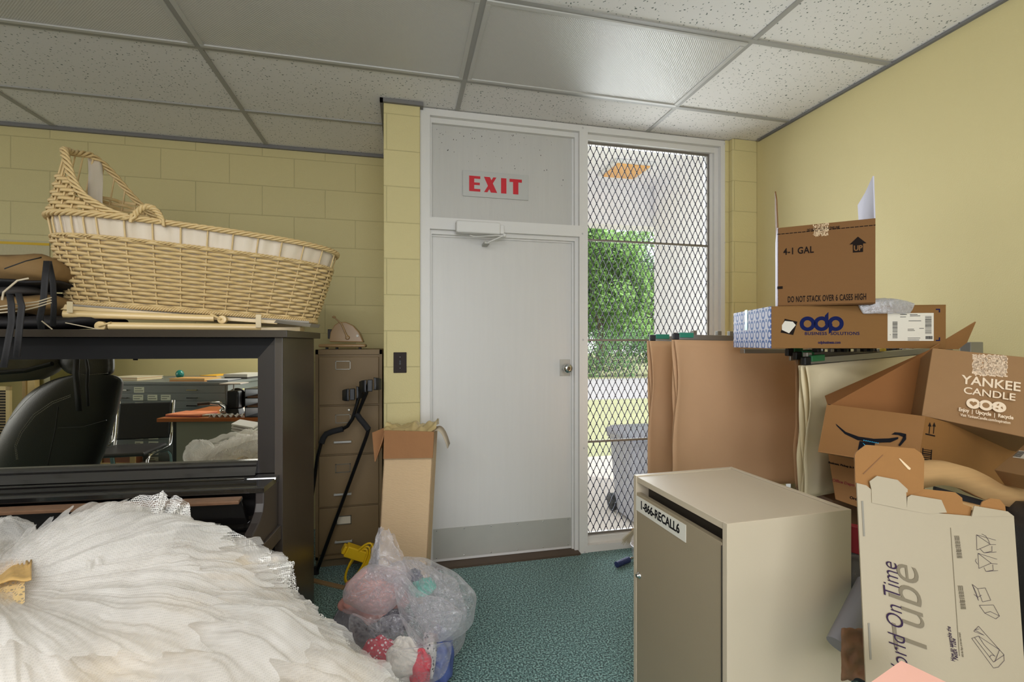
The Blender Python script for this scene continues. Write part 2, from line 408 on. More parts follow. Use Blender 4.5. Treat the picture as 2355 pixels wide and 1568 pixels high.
# exit sign
c = [atY(1064, 392, dY-.01), atY(1216, 461, dY-.01)]
yS = DY+.05
a, bq = atY(1064, 391, yS), atY(1215, 461, yS)
sg = thing('exit_sign', 'silver exit sign with red capital letters above the door', 'sign', ((a.x+bq.x)/2, yS, bq.z))
MB().box((a.x, yS-.004, bq.z), (bq.x, yS+.004, a.z)).build('sign_plate', mat('sign_silver', (186, 186, 182), .35, .2, .04, 60), sg, bevel=.0015)
zc = (a.z+bq.z)/2; H = a.z-bq.z; xc = (a.x+bq.x)/2; Wd = bq.x-a.x
M_red = mat('exit_red', (196, 22, 38), .5)
lt = MB(); lh = H*.60; z0 = zc-lh/2; z1 = zc+lh/2; yy = yS-.0052; th = .0012
def P2(pts, x): lt.slab([(x+px*lh, yy, z0+pz*lh) for px, pz in pts], (0, th, 0))
x = a.x+Wd*.095
P2([(0,0),(.33,0),(.33,1),(0,1)], x); P2([(.33,0),(.73,0),(.73,.17),(.33,.17)], x); P2([(.33,.42),(.7,.42),(.7,.58),(.33,.58)], x); P2([(.33,.83),(.73,.83),(.73,1),(.33,1)], x)
x = a.x+Wd*.315
P2([(0,1),(.40,1),(.88,0),(.46,0)], x); yy -= .0004; P2([(.83,1),(.62,1),(.01,0),(.23,0)], x); yy += .0004
x = a.x+Wd*.575
P2([(0,0),(.36,0),(.36,1),(0,1)], x)
x = a.x+Wd*.705
P2([(0,.8),(.84,.8),(.84,1),(0,1)], x); P2([(.24,0),(.60,0),(.60,.8),(.24,.8)], x)
lt.build('lettering', M_red, sg)
# door closer
ca, cb = atY(1049, 505, DY-.045), atY(1158, 540, DY-.045)
t = thing('door_closer', 'white painted door closer with folding arm on the door header', 'door closer', (ca.x, DY, cb.z))
MB().box((ca.x, DY-.058, cb.z), (cb.x-.02, DY-.0005, ca.z-.004)).build('closer_body', M_white, t, bevel=.008)
MB().box((cb.x-.02, DY-.05, cb.z+.004), (cb.x+.004, DY-.0005, ca.z-.016)).build('end_cap', M_white, t, bevel=.004)
p = atY(1080, 541, DY-.05); q = atY(1160, 541, DY-.06); r_ = atY(1122, 558, DY-.03)
MB().tube([p, (p.x+.03, p.y, p.z-.006), q], .006, 8, flat=.6).build('closer_arm', M_white, t)
MB().tube([q, r_], .008, 8, flat=.6).ball(q, .012, 8).build('closer_forearm', M_white, t)
MB().box((r_.x-.022, r_.y-.004, r_.z-.007), (r_.x+.012, dY, r_.z+.007)).build('arm_bracket', M_steel, t, bevel=.002)
# light switch
p = atY(905, 810, DY-.036); q = atY(935, 857, DY-.036)
t = thing('light_switch', 'dark brown light switch plate on the yellow block pillar', 'light switch', ((p.x+q.x)/2, DY-.036, (p.z+q.z)/2))
MB().box((p.x, DY-.041, q.z), (q.x, DY-.0355, p.z)).build('switch_plate', mat('brown_bakelite', (40, 30, 28), .6, spec=.25), t, bevel=.002)
cx_, cz_ = (p.x+q.x)/2, (p.z+q.z)/2
MB().box((cx_-.006, DY-.043, cz_-.013), (cx_+.006, DY-.041, cz_+.013)).box((cx_-.004, DY-.05, cz_-.002), (cx_+.004, DY-.042, cz_+.009)).build('switch_toggle', M_black, t, bevel=.001)
for z_ in (.032, -.032): MB().ball((cx_, DY-.041, cz_+z_), .003, 6).build('screw', M_chrome, t)
# ---------------------------------------------------------------- sidelight glass and security grille
gl = mat('window_glass', (255, 255, 255), .0, 0, 0)
gl.node_tree.nodes.clear()
N = gl.node_tree.nodes; K = gl.node_tree.links
out = N.new('ShaderNodeOutputMaterial'); tr = N.new('ShaderNodeBsdfTransparent'); gs = N.new('ShaderNodeBsdfGlossy'); gs.inputs['Roughness'].default_value = .02
fr = N.new('ShaderNodeFresnel'); fr.inputs[0].default_value = 1.35; mx = N.new('ShaderNodeMixShader')
tr.inputs[0].default_value = (.96, .97, .97, 1)
K.new(fr.outputs[0], mx.inputs[0]); K.new(tr.outputs[0], mx.inputs[1]); K.new(gs.outputs[0], mx.inputs[2]); K.new(mx.outputs[0], out.inputs[0])
M_glass = gl
win = struct(MB().box((xM1+.002, DY+.098, .085), (xR0-.05, DY+.104, zT0-.035)).build('window_1', gl))
gy = DY+.075
bars = thing('security_grille', 'expanded metal security grille covering the sidelight window beside the door', 'security grille', ((xM1+xR0)/2, gy, .09))
M_mesh = mat('grille_grey_metal', (70, 72, 86), .5, .4)
M_bar = mat('grille_bar_metal', (128, 122, 114), .5, .5, .1, 90)
gx0, gx1 = xM1+.003, xs(1630, gy); gz0, gz1 = .088, zT0-.036
me = MB(); pw = .0448; ph = .0912; r_ = .0021
import itertools
def clipseg(x0, z0, x1, z1):
    t0, t1 = 0, 1
    for p_, q_ in ((-(x1-x0), x0-gx0), (x1-x0, gx1-x0), (-(z1-z0), z0-gz0), (z1-z0, gz1-z0)):
        if abs(p_) < 1e-9:
            if q_ < 0: return None
            continue
        t = q_/p_
        if p_ < 0: t0 = max(t0, t)
        else: t1 = min(t1, t)
    return None if t0 >= t1 else (x0+(x1-x0)*t0, z0+(z1-z0)*t0, x0+(x1-x0)*t1, z0+(z1-z0)*t1)
hgt = gz1-gz0; run = hgt*pw/ph
k = -int(run/pw)-2
while gx0+k*pw < gx1+run+pw:
    for sgn in (1, -1):
        xa = gx0+k*pw
        sg_ = clipseg(xa, gz0, xa+sgn*run, gz1)
        if sg_:
            X0, Z0, X1, Z1 = sg_
            d = Vector((X1-X0, 0, Z1-Z0)).normalized(); nrm = Vector((-d.z, 0, d.x))*r_
            yo = .0012*sgn
            me.slab([(X0-nrm.x, gy+yo-.001, Z0-nrm.z), (X0+nrm.x, gy+yo-.001, Z0+nrm.z), (X1+nrm.x, gy+yo-.001, Z1+nrm.z), (X1-nrm.x, gy+yo-.001, Z1-nrm.z)], (0, .003, 0))
    k += 1
# knuckles where strands meet
nx = int((gx1-gx0)/pw)+2; nzz = int(hgt/ph)+2
for i in range(nx):
    for j in range(nzz*2):
        x = gx0+i*pw+(pw/2 if j % 2 else 0); z = gz0+j*ph/2
        if gx0 < x < gx1 and gz0 < z < gz1: me.box((x-.0032, gy-.003, z-.010), (x+.0032, gy+.003, z+.010))
me.build('expanded_mesh', M_mesh, bars)
zb = [gz0+.006, atY(1352, 1015, gy).z, atY(1352, 782, gy).z, atY(1352, 552, gy).z, gz1-.006]
for i, z in enumerate(zb):
    MB().box((gx0, gy-.012, z-.007), (gx1, gy-.003, z+.007)).build('cross_bar', M_bar, bars, bevel=.001)
for x in (gx1-.01, gx0+.006): MB().box((x-.009, gy-.013, gz0), (x+.009, gy+.004, gz1)).build('side_bar', M_bar, bars, bevel=.001)
for z in (atY(1630, 320, gy).z-.05, atY(1630, 540, gy).z): MB().ball((gx1+.006, gy-.006, z), .014, 6, (.6, .5, 2)).build('weld_bead', M_bar, bars)

# ================================================================== OUTSIDE
gc = mat('concrete_path', (214, 206, 198), .9, 0, .2, 60, .06, 3)
struct(MB().box((-6, DY+.13, -.14), (12, 5.45, -.05)).box((.0, DY+.1, -.14), (2.4, DY+.16, -.04)).build('trim_8', gc))
gg = mat('dry_grass', (186, 188, 146), .95, 0, .9, 40, .22, 1.5)
struct(MB().box((-30, 5.45, -.14), (40, 11, -.06)).box((-40, 17.5, -.14), (60, 60, -.06)).build('floor_2', gg))
struct(MB().box((-40, 11, -.14), (60, 17.5, -.07)).build('floor_3', mat('pale_asphalt', (190, 188, 190), .9, 0, .2, 40, .05, 3)))
M_porch = mat('white_porch_paint', (244, 242, 245), .8, 0, .15, 30, .02, 3)
px = 2.33
struct(MB().box((px, DY+.2, -.1), (px+.3, 4.06, 2.95)).build('wall_porch', M_porch))
struct(MB().box((-3, DY+.12, 2.86), (px+.3, 4.3, 2.95)).box((-3, 4.12, 2.47), (px+.3, 4.3, 2.86)).build('ceiling_porch', M_porch))
# porch light, amber lens
a = atZ(1375, 400, 2.855); bq = atZ(1480, 372, 2.855)
t = thing('porch_light', 'square amber porch ceiling light seen through the grille', 'porch light', ((a.x+bq.x)/2, (a.y+bq.y)/2, 2.84))
xx0, yy0 = a.x, a.y-.36; xx1 = atZ(1450, 405, 2.855).x+.05; yy1 = a.y
MB().box((xx0, yy0, 2.832), (xx1, yy1, 2.859)).build('light_housing', mat('porch_light_white', (225, 225, 225), .4), t, bevel=.004)
MB().box((xx0+.03, yy0+.03, 2.822), (xx1-.03, yy1-.03, 2.834)).build('amber_lens', mat('amber_lens_plastic', (235, 176, 98), .4), t, bevel=.003)
# wheeled bin by the path
bc = atZ(1462, 1190, -.05)
bc = Vector((2.06, 3.62, -.05)); bc = atZ(1480, 1200, -.05)+Vector((.03,.1,0)); KB = .74
t = thing('wheeled_bin', 'grey wheeled rubbish bin with domed lid standing outside the window', 'rubbish bin', bc)
M_bin = mat('bin_grey_plastic', (168, 168, 176), .5, 0, .05, 30)
prof = []
def ring(hw, hd, z, rr=.06, n=5):
    P = []
    for cxx, cyy, a0 in ((hw-rr, hd-rr, 0), (-hw+rr, hd-rr, 90), (-hw+rr, -hd+rr, 180), (hw-rr, -hd+rr, 270)):
        for i in range(n): an = R(a0+90*i/(n-1)); P.append(bc+Vector((cxx+rr*math.cos(an), cyy+rr*math.sin(an), z))*KB)
    return P
g = MB(); g.grid([ring(.20, .23, .04), ring(.25, .28, .80), ring(.25, .28, .84), ring(.28, .31, .85), ring(.28, .31, .89)], True, True); g.add(ring(.20, .23, .04), [tuple(range(20))]); g.build('bin_body', M_bin, t)
g = MB(); g.grid([ring(.285, .33, .892), ring(.285, .33, .93), ring(.24, .28, .965), ring(.1, .12, .985, .03), ring(.01, .01, .987, .004)], True, True); g.build('bin_lid', mat('bin_lid_plastic', (140, 142, 152), .45), t)
for sx in (-.21, .21): MB().lathe([(.02, -.02), (.07, -.02), (.07, .02), (.02, .02)], bc+Vector((sx, .26, .1))*KB, 20, Matrix.Rotation(R(90), 4, 'Y')).build('wheel', M_black, t)
# trees and hedge across the road
M_leafA = mat('leaf_green', (146, 190, 104), .6, 0, 0, 60, .45, .9)
M_leafB = mat('leaf_dark_green', (108, 152, 92), .6, 0, 0, 60, .45, .8)
M_bark = mat('bark_brown', (96, 84, 72), .9, 0, .5, 20)
def crown(blobs, n, size, seed):
    q = random.Random(seed); g = MB()
    vol = sum(r*r for _, r in blobs)
    for c, r in blobs:
        for _ in range(int(n*r*r/vol)):
            d = Vector((q.gauss(0, 1), q.gauss(0, 1), q.gauss(0, 1))).normalized()*r*(q.random()**.35)
            p = Vector(c)+Vector((d.x, d.y, d.z*.85))
            u = Vector((q.gauss(0, 1), q.gauss(0, 1), q.gauss(0, 1))).normalized(); v = u.orthogonal().normalized()
            s1 = size*q.uniform(.6, 1.3)
            g.add([p, p+u*s1*.5+v*s1*.36, p+u*s1, p+u*s1*.5-v*s1*.36], [(0, 1, 2, 3)])
    return g
def tree(x, y, h, seed, mleaf, label, spread=3.0, n=7000, low=1.2):
    q = random.Random(seed)
    t = thing('broadleaf_tree', label, 'tree', (x, y, -.07), 0, 'trees across the road')
    g = MB().tube([(x, y, -.07), (x+.1, y, h*.3), (x-.1, y+.1, h*.6)], [.22, .16, .08], 8)
    for i in range(6):
        a = q.uniform(0, 6.28); z = h*q.uniform(.25, .5)
        g.tube([(x, y, z), (x+math.cos(a)*spread*.5, y+math.sin(a)*spread*.5, z+h*.25)], [.07, .02], 6)
    g.build('trunk', M_bark, t)
    bl = [((x+q.uniform(-1, 1)*spread*.75, y+q.uniform(-1, 1)*spread*.5, q.uniform(low, h*.84)), q.uniform(.7, 1.4)) for _ in range(30)]
    crown(bl, n, .24, seed+1).build('crown', mleaf, t)
def gx(u, Y): return atY(u, 789, Y).x
tree(gx(1378, 23), 23, 8.4, 3, M_leafA, 'tall bright green tree across the road, left in the sidelight', 2.7, 22000, 1.3)
tree(gx(1490, 31), 31, 10.5, 5, M_leafA, 'leafy green tree across the road, beside the porch corner', 2.9, 16000, 1.6)
tree(gx(1425, 41), 41, 12.5, 9, M_leafB, 'darker green tree farthest back beyond the hedge', 6.5, 20000, 1.2)
q = random.Random(21); bl = [((x_, 18.6+q.uniform(-.3, .3), q.uniform(.3, 1.5)), q.uniform(.6, .85)) for x_ in [4+.42*i for i in range(28)]]
o = crown(bl, 12000, .12, 22).build('hedge', M_leafB); tag(o, 'dense low green hedge along the far side of the road', 'hedge', kind='stuff')
# ================================================================== PIANO
PB = atZ(722, 1425, 0); PA = R(-4.5)
piano = thing('upright_piano', 'black upright piano with a mirrored front panel and grey-black side', 'piano', PB, PA)
M_pblk = mat('piano_black_lacquer', (26, 24, 23), .07, 0, spec=.9, coat=1)
M_pside = mat('piano_side_lacquer', (64, 57, 52), .28, 0, .06, 30, .12, 4, spec=.6, stretch=(1, 8, .6))
M_ptop = mat('piano_top_lacquer', (52, 45, 38), .28, 0, .04, 50, .1, 8)
M_plip = mat('worn_brown_lip', (118, 88, 66), .35, 0, .3, 60, .25, 30)
lb = dict(local=True)
MB().box((-1.50, -.505, 1.372), (.03, -.03+.03, 1.40)).build('top_board', M_ptop, piano, bevel=.002, **lb)
for x in (-.03, -1.5): MB().box((x, -.46, 0), (x+.03, 0, 1.372)).build('side_panel', M_pside, piano, bevel=.002, **lb)
MB().box((-1.47, -.02, .05), (-.03, -.005, 1.372)).build('back_panel', M_pblk, piano, **lb)
# mirror frame with mitred corners
fy = -.435; mx0, mx1, mz0, mz1 = -1.40, -.10, .885, 1.290; ox0, ox1, oz0, oz1 = -1.47, -.034, .838, 1.370
def rail(a, b, c, d): return MB().hexa([(p[0], fy, p[1]) for p in (a, b, c, d)], [(p[0], fy+.025, p[1]) for p in (a, b, c, d)])
rail((ox0, oz1), (ox1, oz1), (mx1, mz1), (mx0, mz1)).build('frame_rail', mat('frame_top_black', (14, 13, 14), .6, spec=.25), piano, **lb)
rail((ox1, oz1), (ox1, oz0), (mx1, oz0), (mx1, mz1)).build('frame_stile', mat('frame_stile_black', (34, 28, 24), .38), piano, **lb)
rail((ox0, oz1), (mx0, mz1), (mx0, oz0), (ox0, oz0)).build('frame_stile', MATS['frame_stile_black'], piano, **lb)
# moulded bottom rail, rounded bead under the mirror
g = MB(); 
def bar(prof, x0, x1):
    return MB().hexa([(x0, y, z) for y, z in prof], [(x1, y, z) for y, z in prof])
bar([(fy+.02, .885), (fy-.002, .889), (fy-.012, .883), (fy-.016, .876), (fy-.014, .868), (fy-.022, .852), (fy-.03, .838), (fy+.02, .838)][::-1], mx0, mx1).build('bottom_moulding', M_pblk, piano, **lb)
M_mir = mat('mirror_silver', (228, 226, 214), .0, 1)
MB().box((mx0-.01, fy+.012, mz0-.01), (mx1+.01, fy+.016, mz1+.01)).build('mirror', M_mir, piano, **lb)
# music shelf with groove
bar([(fy+.02, .836), (-.50, .836), (-.503, .829), (-.513, .829), (-.516, .836), (-.618, .836), (-.622, .832), (-.622, .816), (fy+.02, .816)], -1.47, -.012).build('music_shelf', M_pblk, piano, **lb)
MB().tube([(-1.47, -.508, .838), (-.12, -.508, .838)], .0055, 8).build('shelf_bead', M_pblk, piano, **lb)
# fallboard folded up, brown worn lip
MB().hexa([(-1.46, -.60, .70), (-1.46, -.655, .80), (-1.46, -.64, .808), (-1.46, -.575, .70)], [(-.075, -.60, .70), (-.075, -.655, .80), (-.075, -.64, .808), (-.075, -.575, .70)]).build('fallboard', M_pblk, piano, bevel=.003, **lb)
MB().hexa([(-1.46, -.668, .792), (-1.46, -.670, .805), (-1.46, -.635, .812), (-1.46, -.635, .802)], [(-.078, -.668, .792), (-.078, -.670, .805), (-.078, -.635, .812), (-.078, -.635, .802)]).build('fallboard_lip', M_plip, piano, bevel=.003, **lb)
MB().hexa([(-1.44, -.56, .816), (-1.44, -.55, .66), (-1.44, -.52, .66), (-1.44, -.52, .816)], [(-.05, -.56, .816), (-.05, -.55, .66), (-.05, -.52, .66), (-.05, -.52, .816)]).build('nameboard', M_pblk, piano, **lb)
for sx in (-.045, -1.47):
    prof = [(-.46, .816), (-.612, .816), (-.614, .775), (-.625, .748), (-.66, .722), (-.72, .70), (-.80, .695), (-.84, .68), (-.84, .60), (-.46, .60)]
    MB().hexa([(sx, y, z) for y, z in prof], [(sx+.03, y, z) for y, z in prof]).build('arm', mat('piano_arm_lacquer', (58, 52, 49), .35, 0, .04, 30), piano, bevel=.004, **lb)
MB().box((-1.5, -.86, .585), (-.005, -.46, .64)).build('key_bed', M_pside, piano, bevel=.003, **lb)
MB().box((-1.44, -.845, .64), (-.05, -.57, .655)).build('key_cover', M_pblk, piano, bevel=.003, **lb)
MB().box((-1.47, -.43, .08), (-.03, -.41, .60)).build('knee_panel', M_pblk, piano, **lb)
for x in (-.075, -1.49): MB().box((x, -.83, 0), (x+.065, -.765, .585)).build('leg', M_pside, piano, bevel=.006, **lb)
nn = MB().ball((-.14, -.628, .765), .006, 8); nn.build('fallboard_knob', M_chrome, piano, **lb)

PM = WM[piano.name]
mir_n = (PM.to_3x3() @ Vector((0, 1, 0))); mir_p = PM @ Vector((0, fy+.012, 0))
def refl(P): return P-mir_n*(2*(P-mir_p).dot(mir_n))
def mir(u, v, F): return refl(atF(u, v, F))
def mirZ(u, v, Z): return refl(atZ(u, v, Z))

# ================================================================== BASSINET
bl_ = atF(122, 694, 1.80); br_ = atF(727, 738, 2.20)
bx = (br_-bl_); BL = bx.length; bx.normalize(); bz = Vector((0, 0, 1)); by = bz.cross(bx).normalized(); bz = bx.cross(by)
bM = Matrix((bx, by, bz)).transposed().to_4x4(); bM.translation = (bl_+br_)/2+by*.19
bas = thingM('wicker_bassinet', 'cream wicker bassinet with hood and white cloth lining on top of the piano', 'bassinet', bM)
A0 = BL/2; B0 = .20; HR = .345; HB = .262
def scl(z):
    if z <= HR: return .085*(max(0, z)/HR)**.85
    return .085-.035*((z-HR)/.27)
def edge(ph):
    if math.cos(ph) > -.2: return HR
    d = (A0+.085)*(1-abs(math.cos(ph))**(2/2.6))
    bk = max(0, min(1, .5+math.sin(ph)*1.3))
    return HR+(.26+.07*bk)/(1+(d/(.10+.12*bk))**2.3)*max(0, min(1, (.34+.14*bk-d)/.14))
def Pt(ph, z, off=0):
    s_ = scl(z); n_ = 2.6
    c_, si = math.cos(ph), math.sin(ph)
    ax = A0+s_*1.0+off; ay = B0+min(s_, .085)*.75+off
    if z > HR: ay = B0+.064+off-.035*((z-HR)/.27)
    return Vector((ax*math.copysign(abs(c_)**(2/n_), c_), ay*math.copysign(abs(si)**(2/n_), si), z))
# equal-length stake angles
NS = 58
tab = []; acc = 0; pv = Pt(0, .2)
for i in range(1, 2001):
    p = Pt(2*math.pi*i/2000, .2); acc += (p-pv).length; tab.append(acc); pv = p
def phi(s):   # s in stakes
    q = (s % NS)/NS*acc; lo, hi = 0, 1999
    while lo < hi:
        m_ = (lo+hi)//2
        if tab[m_] < q: lo = m_+1
        else: hi = m_
    return 2*math.pi*(lo+1)/2000
PH = [phi(i/5) for i in range(NS*5)]
M_wick = mat('cream_painted_wicker', (210, 182, 128), .5, 0, .25, 120, .05, 20, coat=.15)
def weave(z0, z1, dz, hmax=None):
    g = MB(); k = 0; z = z0
    while z < z1:
        rowA = []; runs = []
        for i in range(NS*5+1):
            ph = PH[i % (NS*5)]; off = .0092*math.cos(math.pi*(i/5+k))
            ok = hmax is None or z < hmax(ph)
            if ok:
                n3 = [Pt(ph, z-dz*.43, off*.8), Pt(ph, z, off+.0022), Pt(ph, z+dz*.43, off*.8)]
                rowA.append(n3)
            if (not ok or i == NS*5) and rowA:
                if len(rowA) > 3: runs.append(rowA)
                rowA = []
        for r_ in runs: g.grid([[r_[j][q] for j in range(len(r_))] for q in range(3)], True)
        z += dz; k += 1
    return g
g = weave(.012, HB, .0155); g.build('woven_body', M_wick, bas, local=True, solid=.0022)
g = weave(HR+.012, HR+.165, .0165, lambda ph: min(edge(ph)-.015, HR+.17)); g.build('woven_hood', M_wick, bas, local=True, solid=.0022)
g = MB()
for i in range(NS):
    ph = phi(i); h = edge(ph)
    if i % 2 == 0 or h > HR+.03:
        g.tube([Pt(ph, z) for z in [h*j/9 for j in range(10)]], .0034, 6, False)
g.build('stakes', M_wick, bas, local=True)
def braid(path, r, amp, pitch, n=3, closed=True, flat=1):
    g = MB(); L_ = 0
    for s in range(n):
        pts = []; d = 0
        for i in range(len(path)):
            p = path[i]; q = path[(i+1) % len(path)]; o_ = path[i-1]
            t = (q-o_).normalized(); u = t.cross(Vector((0, 0, 1)));
            if u.length < .2: u = t.cross(Vector((0, 1, 0)))
            u.normalize(); v = u.cross(t)
            a = 2*math.pi*(d/pitch+s/n)
            pts.append(p+u*amp*math.cos(a)+v*amp*flat*math.sin(a)); d += (q-p).length
        if closed: pts.append(pts[0])
        g.tube(pts, r, 6, not closed)
    return g
def dense(f, n): return [f(2*math.pi*i/n) for i in range(n)]
path = [Pt(phi(i*NS/480), HR+.002, .004) for i in range(480)]
braid(path, .0052, .0075, .11, 4).build('rim_braid', M_wick, bas, local=True)
path = [Pt(phi(i*NS/400), HB+.004, .003) for i in range(400)]
braid(path, .0032, .0042, .05, 3).build('waist_braid', M_wick, bas, local=True)
path = [Pt(phi(i*NS/480), .002, .008) for i in range(480)]
braid(path, .0042, .006, .03, 3, flat=1.2).build('base_braid', M_wick, bas, local=True)
# hood edge
hp = [i for i in range(600) if edge(2*math.pi*i/600) > HR+.004]
path = [Pt(2*math.pi*i/600, edge(2*math.pi*i/600), .002) for i in hp]
braid(path, .0058, .0095, .13, 4, closed=False).build('hood_edge_braid', M_wick, bas, local=True)
# handles
for sgn, nm in ((-1, 'handle'), (1, 'handle')):
    x0 = A0*-.33-.02; c = Pt(-math.acos(max(-1, min(1, -.28)))*1, HR, 0)
    y = sgn*(B0+.072)
    pts = [Vector((x0-.052+.104*t, y, HR-.012+.065*math.sin(math.pi*t)**.7)) for t in [i/16 for i in range(17)]]
    braid(pts, .0062, .008, .045, 3, closed=False).build(nm, M_wick, bas, local=True)
# lining
M_lin = mat('white_satin_lining', (216, 202, 180), .45, 0, .25, 14, .05, 7, sheen=.3)
rows = []
for j, z in enumerate([.02, .1, .2, .262, .285, .31, .335, .35]):
    rows.append([Pt(PH[i], z, -.012+.003*nz(i*.12, j*.7, 3)-(.004*math.sin(i*.9) if j > 3 else 0))-Vector((0, 0, (.035*max(0, math.cos(PH[i])-.55) if j > 5 else 0))) for i in range(0, NS*5, 2)])
g = MB(); g.grid(rows, True, True); g.add(rows[0], [tuple(range(len(rows[0])))]); g.build('lining', M_lin, bas, local=True, solid=.002)
MB().box((-A0+.13, -B0+.07, .02), (A0-.13, B0-.07, .05)).build('mattress', M_lin, bas, local=True, bevel=.015)
# ribbon tied down from the hood edge
P = []
for j in range(11):
    t = j/10; row = []
    for i in range(5):
        u_ = i/4
        row.append(atF(lerp(200, 205, t)+33*u_+2*math.sin(t*5), lerp(352+16*u_, 462+12*u_, t), lerp(2.12, 1.93, t)+.01*math.sin(u_*7+t*4)))
    P.append(row)
MB().grid(P, True).build('ribbon', M_lin, bas, solid=.002)
# folding leg frame under the basket
M_leg = mat('cream_painted_wood', (224, 196, 140), .35, 0, .05, 40, .03, 8, coat=.3)
M_legb = mat('frame_board_grey', (150, 142, 128), .5)
def BW(u, v, F): return atF(u, v, F)
zt = 1.401
def atl(p): return (bM.inverted() @ p)
MB().box((-A0+.02, -B0-.0, -.028), (A0-.16, -B0+.022, -.006)).build('side_rail', M_leg, bas, local=True, bevel=.003)
MB().box((-A0+.02, B0-.022, -.028), (A0-.05, B0, -.006)).build('side_rail', M_leg, bas, local=True, bevel=.003)
MB().box((-A0+.05, -B0, -.012), (A0-.03, B0, -.004)).build('base_board', M_legb, bas, local=True)
def rod(u0, v0, F0, u1, v1, F1, r, nm='folded_leg'):
    a, b2 = BW(u0, v0, F0), BW(u1, v1, F1)
    return MB().tube([a, b2], r, 14).build(nm, M_leg, bas, bevel=.002)
rod(146, 722, 1.77, 492, 732, 1.98, .0145); rod(250, 749, 1.80, 600, 753, 2.02, .0145)
def caster(u, v, F, r, u2, v2):
    c = BW(u, v, F); M_ = Matrix.Rotation(R(90), 4, 'X')
    o = MB().lathe([(.004, -.011), (r, -.011), (r, .011), (.004, .011)], c, 24, M_).build('caster', M_leg, bas, bevel=.002)
    a = BW(u2, v2, F-.005); MB().tube([a, c+Vector((0, -.013, 0))], .009, 8, flat=.5).build('caster_fork', M_leg, o)
caster(512, 735, 1.985, .0175, 486, 722); caster(233, 750, 1.80, .0185, 256, 742)
for (u, v, F, h) in ((160, 706, 1.775, 26), (594, 738, 2.01, 30)):
    a = BW(u-6, v+h/2, F-.018); b2 = BW(u+6, v-h/2, F-.018); a2 = b2
    MB().box((a.x, a.y-.002, a.z), (b2.x, a.y+.002, b2.z)).build('hinge_bracket', mat('cream_metal', (214, 196, 158), .35), bas, bevel=.001)
MB().slab([BW(630, 742, 2.05), BW(712, 752, 2.18), BW(716, 744, 2.18), BW(636, 735, 2.05)], (.02, .12, 0)).build('foot_rail', M_legb, bas)
MB().slab([BW(600, 760, 2.1), BW(690, 761, 2.18), BW(690, 752, 2.18), BW(600, 753, 2.1)], (.01, .05, 0)).build('foot_rail', M_leg, bas)

# pink papers under it
def flatpaper(name, u0, u1, F, z, rgb, label, d=.16, cat='paper', rz=0, n=1):
    a = atF(u0, 789, F); b2 = atF(u1, 789, F+.05)
    t = (b2-a); t.z = 0; ln = t.length; t.normalize(); M_ = Matrix((t, Vector((-t.y, t.x, 0)), Vector((0, 0, 1)))).transposed().to_4x4(); M_.translation = (a.x, a.y, z)
    g = MB()
    for i in range(n): g.box((0+.004*i, .003*i, .0012*i), (ln-.003*i, d, .0012*i+.001), M_)
    return tag(g.build(name, mat(name+'_'+str(rgb[0]), rgb, .7)), label, cat)
flatpaper('pink_folder', 285, 372, 1.93, 1.4006, (196, 120, 108), 'pink paper folder under the bassinet, beside the bags on the piano', n=3)
flatpaper('cream_folder', 392, 470, 1.96, 1.4006, (206, 172, 140), 'peach paper folder under the middle of the bassinet on the piano', n=3)

# ================================================================== BAGS ON THE PIANO (left)
M_tan = mat('tan_canvas', (128, 100, 60), .8, 0, .4, 45, .22, 9)
M_bfab = mat('black_nylon', (27, 25, 26), .7, 0, .3, 90)
M_pipe = mat('bag_piping', (190, 176, 150), .6)
def cushion(P0, ex, ey, ez, pw=.45, n=14, wob=.008, seed=0):
    """soft pillow-like solid spanned by three half-axes"""
    P = []
    for i in range(n+1):
        a = -math.pi/2+math.pi*i/n; row = []
        for k in range(2*n):
            b2 = math.pi*k/n
            f_ = lambda q, e=pw: math.copysign(abs(q)**e, q)
            x = f_(math.cos(a))*f_(math.cos(b2)); y = f_(math.cos(a))*f_(math.sin(b2)); z = f_(math.sin(a), .8)
            p = P0+ex*x+ey*y+ez*z
            d = nz(p.x*9+seed, p.y*9, p.z*14)*wob*2
            row.append(p+Vector((d, d, d*1.2)))
        P.append(row)
    g = MB(); g.grid(P, True, True); return g
X_ = PM.to_3x3() @ Vector((1, 0, 0)); Y_ = PM.to_3x3() @ Vector((0, 1, 0)); Z_ = Vector((0, 0, 1))
def PP(x, y, z): return PM @ Vector((x, y, z))
def pxl(u, yl):  # local x on the piano for pixel column u at local depth yl
    d = ray(u, 789); n = mir_n; p0 = PP(0, yl, 0); t = (p0-E0).dot(n)/d.dot(n); return (PM.inverted() @ (E0+d*t)).x
xe = pxl(128, -.40)
bag = thing('backpack', 'tan and black backpack on top of the pile at the left end of the piano', 'backpack', PP(xe-.2, -.3, 1.52))
cushion(PP(xe-.19, -.30, 1.632), X_*.20, Y_*.17, Z_*.052-X_*.01, .5, 14, .012, 1).build('bag_body', M_tan, bag)
cushion(PP(xe-.19, -.30, 1.578), X_*.19, Y_*.16, Z_*.016, .5, 12, .008, 2).build('back_pad', M_bfab, bag)
def strap(pts, wv, nm, root, m=None, th=.0025):
    P = []; 
    for i, p in enumerate(pts): P.append([Vector(p)-wv, Vector(p)-wv*.3, Vector(p)+wv*.3, Vector(p)+wv])
    return MB().grid(P, True).build(nm, m or M_bfab, root, solid=th)
def F3(u, v, F): return atF(u, v, F)
strap([F3(108, 600, 1.60), F3(104, 640, 1.56), F3(100, 690, 1.57), F3(92, 730, 1.58), F3(95, 757, 1.6)], X_*.010, 'strap', bag)
strap([F3(112, 600, 1.62), F3(122, 650, 1.62), F3(124, 700, 1.64), F3(122, 750, 1.66)], X_*.009, 'strap', bag)
